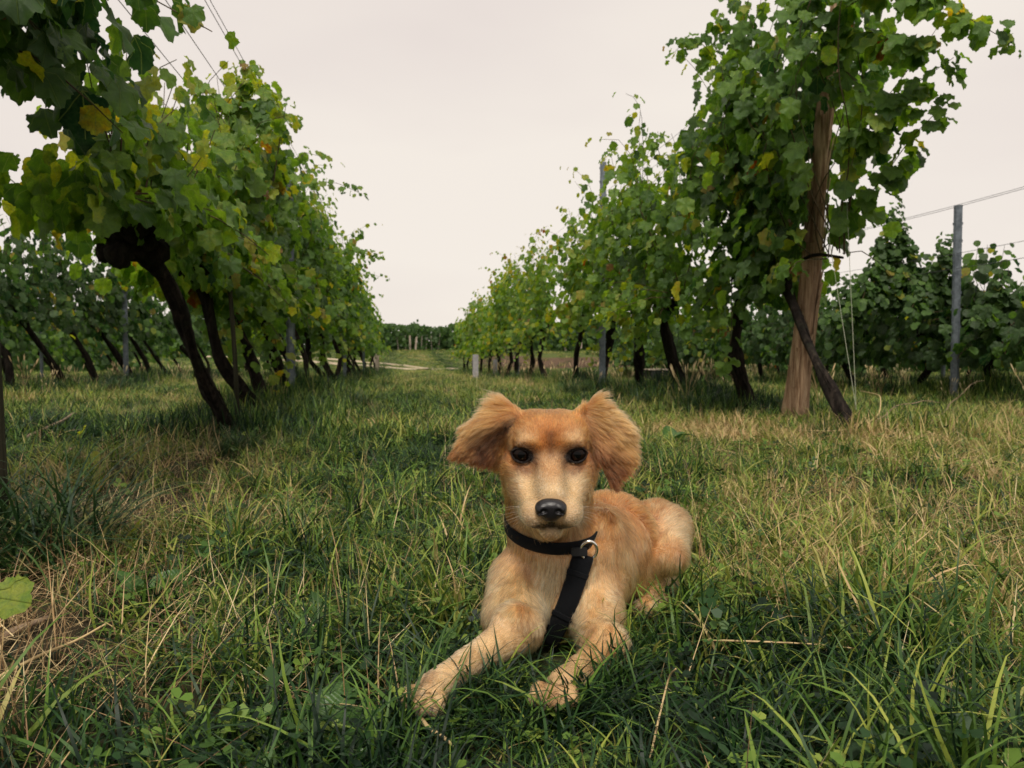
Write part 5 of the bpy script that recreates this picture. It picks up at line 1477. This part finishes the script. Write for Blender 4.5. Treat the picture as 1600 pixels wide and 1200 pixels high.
# ------------------------------------------------------------------ fur
def fur_region(name, n, seed, pts_per=5, pick=None, len_scale=1.0, rad=0.00045):
    rg = np.random.default_rng(seed)
    T = np.concatenate([DF[:, [0, 1, 2]], DF[:, [0, 2, 3]]])
    A, B, C = DV[T[:, 0]], DV[T[:, 1]], DV[T[:, 2]]
    area = np.linalg.norm(np.cross(B - A, C - A), axis=1)
    cen = (A + B + C) / 3
    fn = np.cross(B - A, C - A); fn /= np.linalg.norm(fn, axis=1)[:, None] + 1e-12
    w = area.copy()
    view = cen - np.array([0, 0, CAM_H]); view /= np.linalg.norm(view, axis=1)[:, None]
    facing = -(fn * view).sum(1)
    w *= np.where(facing > -0.35, 1.0, 0.25)
    w *= np.where(cen[:, 1] < H0[1] + 0.05, 1.5, 0.8)
    w *= np.where(cen[:, 2] < 0.012, 0.1, 1.0)
    if pick is not None: w *= pick(cen)
    t = rg.choice(len(T), n, p=w / w.sum())
    u, v = rg.random(n), rg.random(n); m = u + v > 1; u[m] = 1 - u[m]; v[m] = 1 - v[m]
    P = A[t] + (B[t] - A[t]) * u[:, None] + (C[t] - A[t]) * v[:, None]
    bw = np.stack([1 - u - v, u, v], 1)
    N = (DN[T[t]] * bw[:, :, None]).sum(1); N /= np.linalg.norm(N, axis=1)[:, None]
    rel = P - H0; x, f, z = rel[:, 0], -rel[:, 1], rel[:, 2]
    ear_l = (x < -0.052) & (z > -0.05) & (f > -0.10) & (P[:, 2] > 0.24)
    ear_r = (x > 0.058) & (z > -0.06) & (f > -0.10) & (P[:, 2] > 0.24)
    ear_l &= np.minimum(seg_w(P, EL['b'], EL['t'], 0.045) + seg_w(P, EL['c'], EL['m'], 0.035), 1) > 0.3
    ear_r &= np.minimum(seg_w(P, ER['b'], ER['d'], 0.05) + seg_w(P, ER['e'], ER['t'], 0.04), 1) > 0.3
    head = (z > -0.115) & (P[:, 2] > 0.2) & (f > -0.085) & (np.abs(x) < 0.075)
    # direction the coat is combed in
    Dr = np.tile(np.array([0.30, 0.72, -0.45]), (n, 1))
    front = (P[:, 1] < 1.40)
    Dr[front] = (0.0, 0.10, -1.0)
    legL = seg_w(P, Q(800, 985, 1.205), PAW_L, 0.04) > 0.4; legR = seg_w(P, Q(944, 1015, 1.21), PAW_R, 0.04) > 0.4
    Dr[legL] = (-0.62, -0.6, -0.35); Dr[legR] = (-0.40, -0.75, -0.35)
    upR = seg_w(P, Q(945, 900, 1.33), Q(948, 1000, 1.24), 0.05) > 0.5
    Dr[upR & ~legR] = (0.25, 0.45, -0.8)
    nose = hp(0, 0.10, -0.060)
    dh = P - nose; dh[:, 2] += 0.02
    dh[:, 2] *= np.where(z < -0.03, 0.6, 1.15)
    dh[:, 0] *= 1.25
    Dr[head] = dh[head]
    jaw = head & (z < -0.07) & (f < 0.03)
    Dr[jaw] = dh[jaw] / (np.linalg.norm(dh[jaw], axis=1)[:, None]) * 0.5 + np.array([0, 0.2, -0.9])
    Dr[ear_l] = (P - EL['a'])[ear_l] / 0.05 + np.array([-0.35, 0.0, -0.35])
    Dr[ear_r] = (P - ER['a'])[ear_r] / 0.05 + np.array([0.45, 0.0, -0.25])
    Dr /= np.linalg.norm(Dr, axis=1)[:, None]
    fl = np.stack([vnoise(P, 26, s) - 0.5 for s in (21, 22, 23)], 1)
    Dr = Dr + fl * np.where(ear_l | ear_r, 0.35, 0.8)[:, None]
    Tn = Dr - (Dr * N).sum(1)[:, None] * N
    Tn /= np.linalg.norm(Tn, axis=1)[:, None] + 1e-9
    # length by region
    L = np.full(n, 0.018)
    L[front] = 0.018
    L[P[:, 1] > 1.5] = 0.024
    L[legL | legR] = 0.0075
    L = np.where(seg_w(P, PAW_L, PAW_L, 0.035) + seg_w(P, PAW_R, PAW_R, 0.035) > 0.5, 0.0036, L)
    L[upR & ~legR] = 0.010
    chest = seg_w(P, Q(868, 890, 1.28), Q(870, 950, 1.27), 0.05)
    L = L + 0.006 * chest
    Lh = 0.0035 + 0.007 * sstep(0.05, -0.03, f) + 0.009 * sstep(0.035, 0.065, np.abs(x)) + 0.004 * sstep(-0.06, -0.10, z) * sstep(0.02, -0.04, f)
    Lh = Lh - 0.0015 * sstep(0.0, 0.03, z) * sstep(-0.04, 0.0, f)
    L[head] = Lh[head]
    L = np.where((z < -0.092) & (z > -0.135) & (f > 0.0) & (np.abs(x) < 0.05), 0.0035, L)
    top = ear_l & (z > -0.03); L[ear_l] = 0.020; L[ear_r] = 0.022
    L = np.where(seg_w(P, EL['b'], EL['m'], 0.024) * ear_l > 0.35, 0.032, L)
    L = np.where(seg_w(P, ER['b'], ER['c'], 0.030) * ear_r > 0.4, 0.033, L)
    L = np.where(seg_w(P, ER['c'], ER['d'], 0.022) * ear_r > 0.4, 0.026, L)
    # no hair on the eyelids; nearly none under harness
    for s_ in (-1, 1):
        lid = np.sqrt(((P[:, 0] - EYE[s_][0]) / 0.019) ** 2 + ((P[:, 2] - EYE[s_][2]) / 0.0148) ** 2)
        L = np.where((lid < 1.0) & head & (f > -0.04), 0.0008, np.where((lid < 1.35) & head & (f > -0.04), np.minimum(L, 0.0035), L))
    nose_d = np.linalg.norm((P - hp(0, 0.083, -0.066)) / np.array([0.024, 0.02, 0.018]), axis=1)
    L = np.where(nose_d < 1.1, 0.0006, L)
    cz, cr = collar_dist(P)
    L = np.where((cz < 0.009) & (cr < 0.11) & (~head | (z < -0.1)), 0.0025, L)
    ds = np.min(np.stack([np.linalg.norm((P - s)[:, [0, 2]], axis=1) for s in STRAP]), 0)
    L = np.where((ds < 0.018) & (P[:, 1] < 1.36) & (P[:, 2] < Q(0, 860, 1.26)[2] + 0.01), 0.002, L)
    L = L * (0.55 + 0.6 * rg.random(n) + 0.5 * (rg.random(n) > 0.93)) * (0.8 + 0.4 * vnoise(P, 60, 9)) * len_scale
    lift = np.where(ear_l | ear_r, 0.20, np.where(head, 0.24, 0.20))
    lift = lift * (0.6 + 0.8 * rg.random(n))
    jit = rg.normal(0, 0.075, (n, 3))
    D0 = Tn * (1 - lift)[:, None] + N * lift[:, None] + jit; D0 /= np.linalg.norm(D0, axis=1)[:, None]
    D1 = Tn + N * (0.05 + 0.25 * lift)[:, None] + jit * 1.5 + np.array([0, 0, -0.18]); D1 /= np.linalg.norm(D1, axis=1)[:, None]
    s_ = np.linspace(0, 1, pts_per)[None, :, None]
    X = P[:, None, :] + L[:, None, None] * (D0[:, None, :] * (s_ - 0.5 * s_ ** 2) + D1[:, None, :] * 0.5 * s_ ** 2)
    # clumping: tips lean to the mean of their cell
    cell = np.floor((P + 0.0012 * rg.normal(size=P.shape)) / np.where(ear_l | ear_r, 0.0085, np.where(head, 0.0045, 0.0080))[:, None]).astype(np.int64)
    key = cell[:, 0] * 1000003 + cell[:, 1] * 1009 + cell[:, 2]
    _, inv = np.unique(key, return_inverse=True)
    cnt = np.bincount(inv)
    mean = np.stack([np.bincount(inv, X[:, -1, q]) / cnt for q in range(3)], 1)[inv]
    wcl = (sstep(0.003, 0.010, L) * (0.35 + 0.6 * rg.random(n)))[:, None, None] * s_ ** 1.5
    X = X + wcl * (mean[:, None, :] - X[:, -1:, :])
    X[:, :, 2] = np.maximum(X[:, :, 2], 0.004)
    Cc = coat(P) * (0.62 + 0.66 * rg.random(n))[:, None] * (0.85 + 0.3 * vnoise(P, 150, 4))[:, None]
    # hair tips of the fringe bleach to straw
    fr = (np.clip(seg_w(P, EL['b'], EL['m'], 0.022) * ear_l + seg_w(P, ER['b'], ER['c'], 0.03) * ear_r, 0, 1) * 0.22)[:, None]
    Cc = Cc * (1 - fr) + C_CREAM * fr
    ch = rg.random(inv.max() + 1)[inv]                       # locks differ in tone
    Cc = Cc * (0.60 + 0.68 * ch)[:, None]
    cu = bpy.data.hair_curves.new(name)
    cu.add_curves([pts_per] * n)
    cu.attributes['position'].data.foreach_set('vector', (X - DOG_O).astype(np.float32).ravel())
    rad_ = np.empty((n, pts_per), np.float32); rad_[:] = rad * np.linspace(1.0, 0.18, pts_per)[None, :]
    ra = cu.attributes.get('radius') or cu.attributes.new('radius', 'FLOAT', 'POINT')
    ra.data.foreach_set('value', rad_.ravel())
    ca = cu.attributes.new('coat', 'FLOAT_COLOR', 'CURVE')
    ca.data.foreach_set('color', np.concatenate([Cc, np.ones((n, 1))], 1).astype(np.float32).ravel())
    cu.materials.append(M_FUR)
    o = bpy.data.objects.new('fur', cu); COL.objects.link(o); o.parent = DOG
    return o
FUR = fur_region('fur', 230000, 5)
FUR['kind'] = 'stuff'

# eyes
t = NT('dog_eye')
co = t.coord()
sep = t.node('ShaderNodeSeparateXYZ'); t.set(sep.inputs[0], co)
r = t.math('SQRT', t.math('ADD', t.math('POWER', sep.outputs[0], 2.0), t.math('POWER', sep.outputs[2], 2.0)))
ec = t.ramp(t.math('DIVIDE', r, 0.0145), [(0.0, (0.002, 0.002, 0.002)), (0.36, (0.002, 0.002, 0.002)), (0.42, (0.011, 0.005, 0.003)), (0.72, (0.006, 0.003, 0.002)), (0.80, (0.004, 0.003, 0.003))])
M_EYE = t.done(t.bsdf(ec, 0.14, spec=0.14))
for s_ in (-1, 1):
    bm = bmesh.new(); bmesh.ops.create_uvsphere(bm, u_segments=28, v_segments=18, radius=0.0156)
    for f_ in bm.faces: f_.smooth = True
    me = bpy.data.meshes.new('eye'); bm.to_mesh(me); bm.free(); me.materials.append(M_EYE)
    e = link('eye', me, DOG, tuple(EYE[s_] + np.array([0, 0.0062, 0]) - DOG_O))
# nose
NF = Field(hp(-0.035, 0.115, -0.1), hp(0.035, 0.04, -0.035), 0.0011)
nc = hp(-0.002, 0.078, -0.067)
NF.ell(nc + [0, 0, 0.003], (0.0225, 0.014, 0.0125), 0.004)
NF.ell(nc + [0, 0.001, -0.007], (0.0150, 0.013, 0.0125), 0.006)
for s_ in (-1, 1):
    NF.ell(nc + [s_ * 0.0135, -0.002, -0.001], (0.009, 0.012, 0.0105), 0.004)
    NF.ell(nc + [s_ * 0.0105, -0.0145, -0.0015], (0.0045, 0.006, 0.0035), 0.002, 's')
    NF.cone(nc + [s_ * 0.013, -0.012, -0.003], nc + [s_ * 0.021, -0.006, -0.007], 0.0022, 0.0016, 0.002, 's')
NF.cone(nc + [0, -0.0155, 0.002], nc + [0, -0.0145, -0.02], 0.0012, 0.0014, 0.002, 's')
NV, NFc = NF.mesh()
t = NT('nose_leather')
nv = t.node('ShaderNodeTexVoronoi'); t.set(nv.inputs['Vector'], t.coord()); nv.inputs['Scale'].default_value = 900
M_NOSE = t.done(t.bsdf((0.009, 0.008, 0.010, 1), 0.30, t.bump(nv.outputs['Distance'], 0.35, 0.0006), spec=0.5))
link('nose', np_mesh('nose', laplace(NV, NFc, 1) - DOG_O, NFc, True, (M_NOSE,)), DOG)
# claws
t = NT('claw'); M_CLAW = t.done(t.bsdf((0.10, 0.07, 0.05, 1), 0.35))
for w_, dx, dy in ((PAW_L, -0.42, -0.9), (PAW_R, -0.22, -0.97)):
    dv = np.array([dx, dy, 0.0]); dv /= np.linalg.norm(dv); sd = np.array([-dv[1], dv[0], 0])
    for i in range(4):
        t_ = i - 1.5
        b = w_ + sd * t_ * 0.015 + dv * (0.034 - 0.008 * abs(t_)) - [0, 0, 0.004]
        V, F = tube([b, b + dv * 0.006 - [0, 0, 0.001], b + dv * 0.011 - [0, 0, 0.006]], [0.0026, 0.002, 0.0005], 6)
        link('claw', np_mesh('claw', V - DOG_O, F, True, (M_CLAW,)), DOG)

# whiskers
wk = MB()
for s_ in (-1, 1):
    for i in range(9):
        b = hp(s_ * (0.030 + 0.003 * (i % 3)), 0.055 - 0.008 * (i % 3), -0.072 - 0.006 * (i // 3))
        e = b + np.array([s_ * (0.03 + 0.008 * (i % 3)), 0.010, -0.006 - 0.006 * (i // 3)])
        m_ = (b + e) / 2 + np.array([0, -0.004, 0.003])
        wk.add(*tube(spline([b, m_, e], 6), np.linspace(0.0003, 0.0001, 6), 3, cap=False))
t = NT('whisker'); M_WH = t.done(t.bsdf((0.25, 0.2, 0.15, 1), 0.5))
wk.V = [v - DOG_O for v in wk.V]
wh = wk.build('whiskers', (M_WH,), DOG); wh['kind'] = 'stuff'

# ------------------------------------------------------------------ harness
t = NT('black_webbing')
wv = t.node('ShaderNodeTexWave'); t.set(wv.inputs['Vector'], t.coord()); wv.inputs['Scale'].default_value = 420
wv.bands_direction = 'DIAGONAL'; wv.inputs['Distortion'].default_value = 1.5
wn2 = t.noise(t.coord(), 250, 3)
M_WEB = t.done(t.bsdf(t.mix(wn2, (0.0025, 0.003, 0.004, 1), (0.007, 0.008, 0.010, 1)), 0.9, t.bump(wv.outputs['Color'], 0.4, 0.0008), spec=0.12, **{'Sheen Weight': 0.03}))
t = NT('bright_steel'); M_RING = t.done(t.bsdf((0.82, 0.8, 0.76, 1), 0.22, metal=1.0))
t = NT('black_plastic'); M_PLAS = t.done(t.bsdf((0.01, 0.01, 0.012, 1), 0.4))
def ribbon(cent, wid, nrm, th=0.0035):
    """cent (n,3) centre line, wid (n,3) half-width vectors, nrm (n,3) outward"""
    n = len(cent); V = []
    for i in range(n):
        c, w_, m_ = cent[i], wid[i], nrm[i] * th / 2
        e = 0.86
        V += [c - w_ - m_ * 0.2, c - w_ * e + m_, c + w_ * e + m_, c + w_ + m_ * -0.2, c + w_ * e - m_, c - w_ * e - m_]
    F = []
    for i in range(n - 1):
        for j in range(6):
            k = (j + 1) % 6
            F.append([i * 6 + j, (i + 1) * 6 + j, (i + 1) * 6 + k, i * 6 + k])
    F += [[0, 1, 2, 3, 4, 5], [(n - 1) * 6 + j for j in (5, 4, 3, 2, 1, 0)]]
    return np.array(V), F
cs, ws, ns = [], [], []
A_ = np.linspace(0, 2 * math.pi, 49)
rads = np.array([neck_pt(a) for a in A_])
for _ in range(4):
    rads = (np.roll(rads[:-1], 1) + 2 * rads[:-1] + np.roll(rads[:-1], -1)) / 4; rads = np.append(rads, rads[0])
for a, r in zip(A_, rads):
    dr = _e1 * math.cos(a) + _e2 * math.sin(a)
    sag = 0.006 * math.cos(a + math.pi / 2) 
    cs.append(NECK_C + dr * (r + 0.0030) + NECK_UP * sag); ws.append(NECK_UP * 0.0125); ns.append(dr)
V, F = ribbon(cs, ws, ns)
COLLAR = link('collar', np_mesh('collar', V - DOG_O, F, True, (M_WEB,)), DOG)
# chest strap of the harness laid on the coat
def on_skin(p, off):
    o = np.array([0, 0, CAM_H]); d = p - o; d /= np.linalg.norm(d)
    h = BVH.ray_cast(Vector(o), Vector(d), 3)
    return np.array(h[0]) - d * off if h[0] is not None else p
pts = [on_skin(p, 0.008) for p in STRAP]
pts = spline([pts[0], pts[4], pts[8], pts[12], STRAP[15]], 16)
dirs = np.gradient(pts, axis=0); dirs /= np.linalg.norm(dirs, axis=1)[:, None]
toc = np.array([0, 0, CAM_H]) - pts; toc /= np.linalg.norm(toc, axis=1)[:, None]
sid = np.cross(dirs, toc); sid /= np.linalg.norm(sid, axis=1)[:, None]
nn = np.cross(sid, dirs); nn *= np.sign((nn * toc).sum(1))[:, None]
V, F = ribbon(pts, sid * np.linspace(0.0175, 0.0145, 16)[:, None], nn, 0.005)
S1 = link('harness_strap', np_mesh('harness_strap', V - DOG_O, F, True, (M_WEB,)), DOG)
for i in (3, 9):                                     # stitched folds across the strap
    c, s2, n2, d2 = pts[i], sid[i], nn[i], dirs[i]
    V, F = ribbon([c - s2 * 0.0175 + n2 * 0.003, c + s2 * 0.0175 + n2 * 0.003], [d2 * 0.004] * 2, [n2] * 2, 0.0025)
    link('fold', np_mesh('fold', V - DOG_O, F, False, (M_WEB,)), S1)
# bright ring
rc = on_skin(Q(920, 860, 1.25), 0.018)
ra_ = [rc + np.array([0.0130 * math.cos(a), -0.004 * math.sin(a), 0.0155 * math.sin(a)]) for a in np.linspace(0, 2 * math.pi, 29)]
V, F = tube(ra_, 0.0026, 8, cap=False)
link('ring', np_mesh('ring', V - DOG_O, F, True, (M_RING,)), COLLAR)
b = on_skin(Q(905, 862, 1.25), 0.011)
mb = MB(); mb.box(b, (0.026, 0.007, 0.014)); 
bm = bmesh.new(); bm.from_mesh(mb.mesh('buckle')); bmesh.ops.bevel(bm, geom=bm.edges[:], offset=0.0015, segments=2, affect='EDGES')
me = bpy.data.meshes.new('buckle'); bm.to_mesh(me); bm.free(); me.materials.append(M_PLAS)
me.transform(Matrix.Translation(Vector(-DOG_O)))
link('buckle', me, COLLAR)
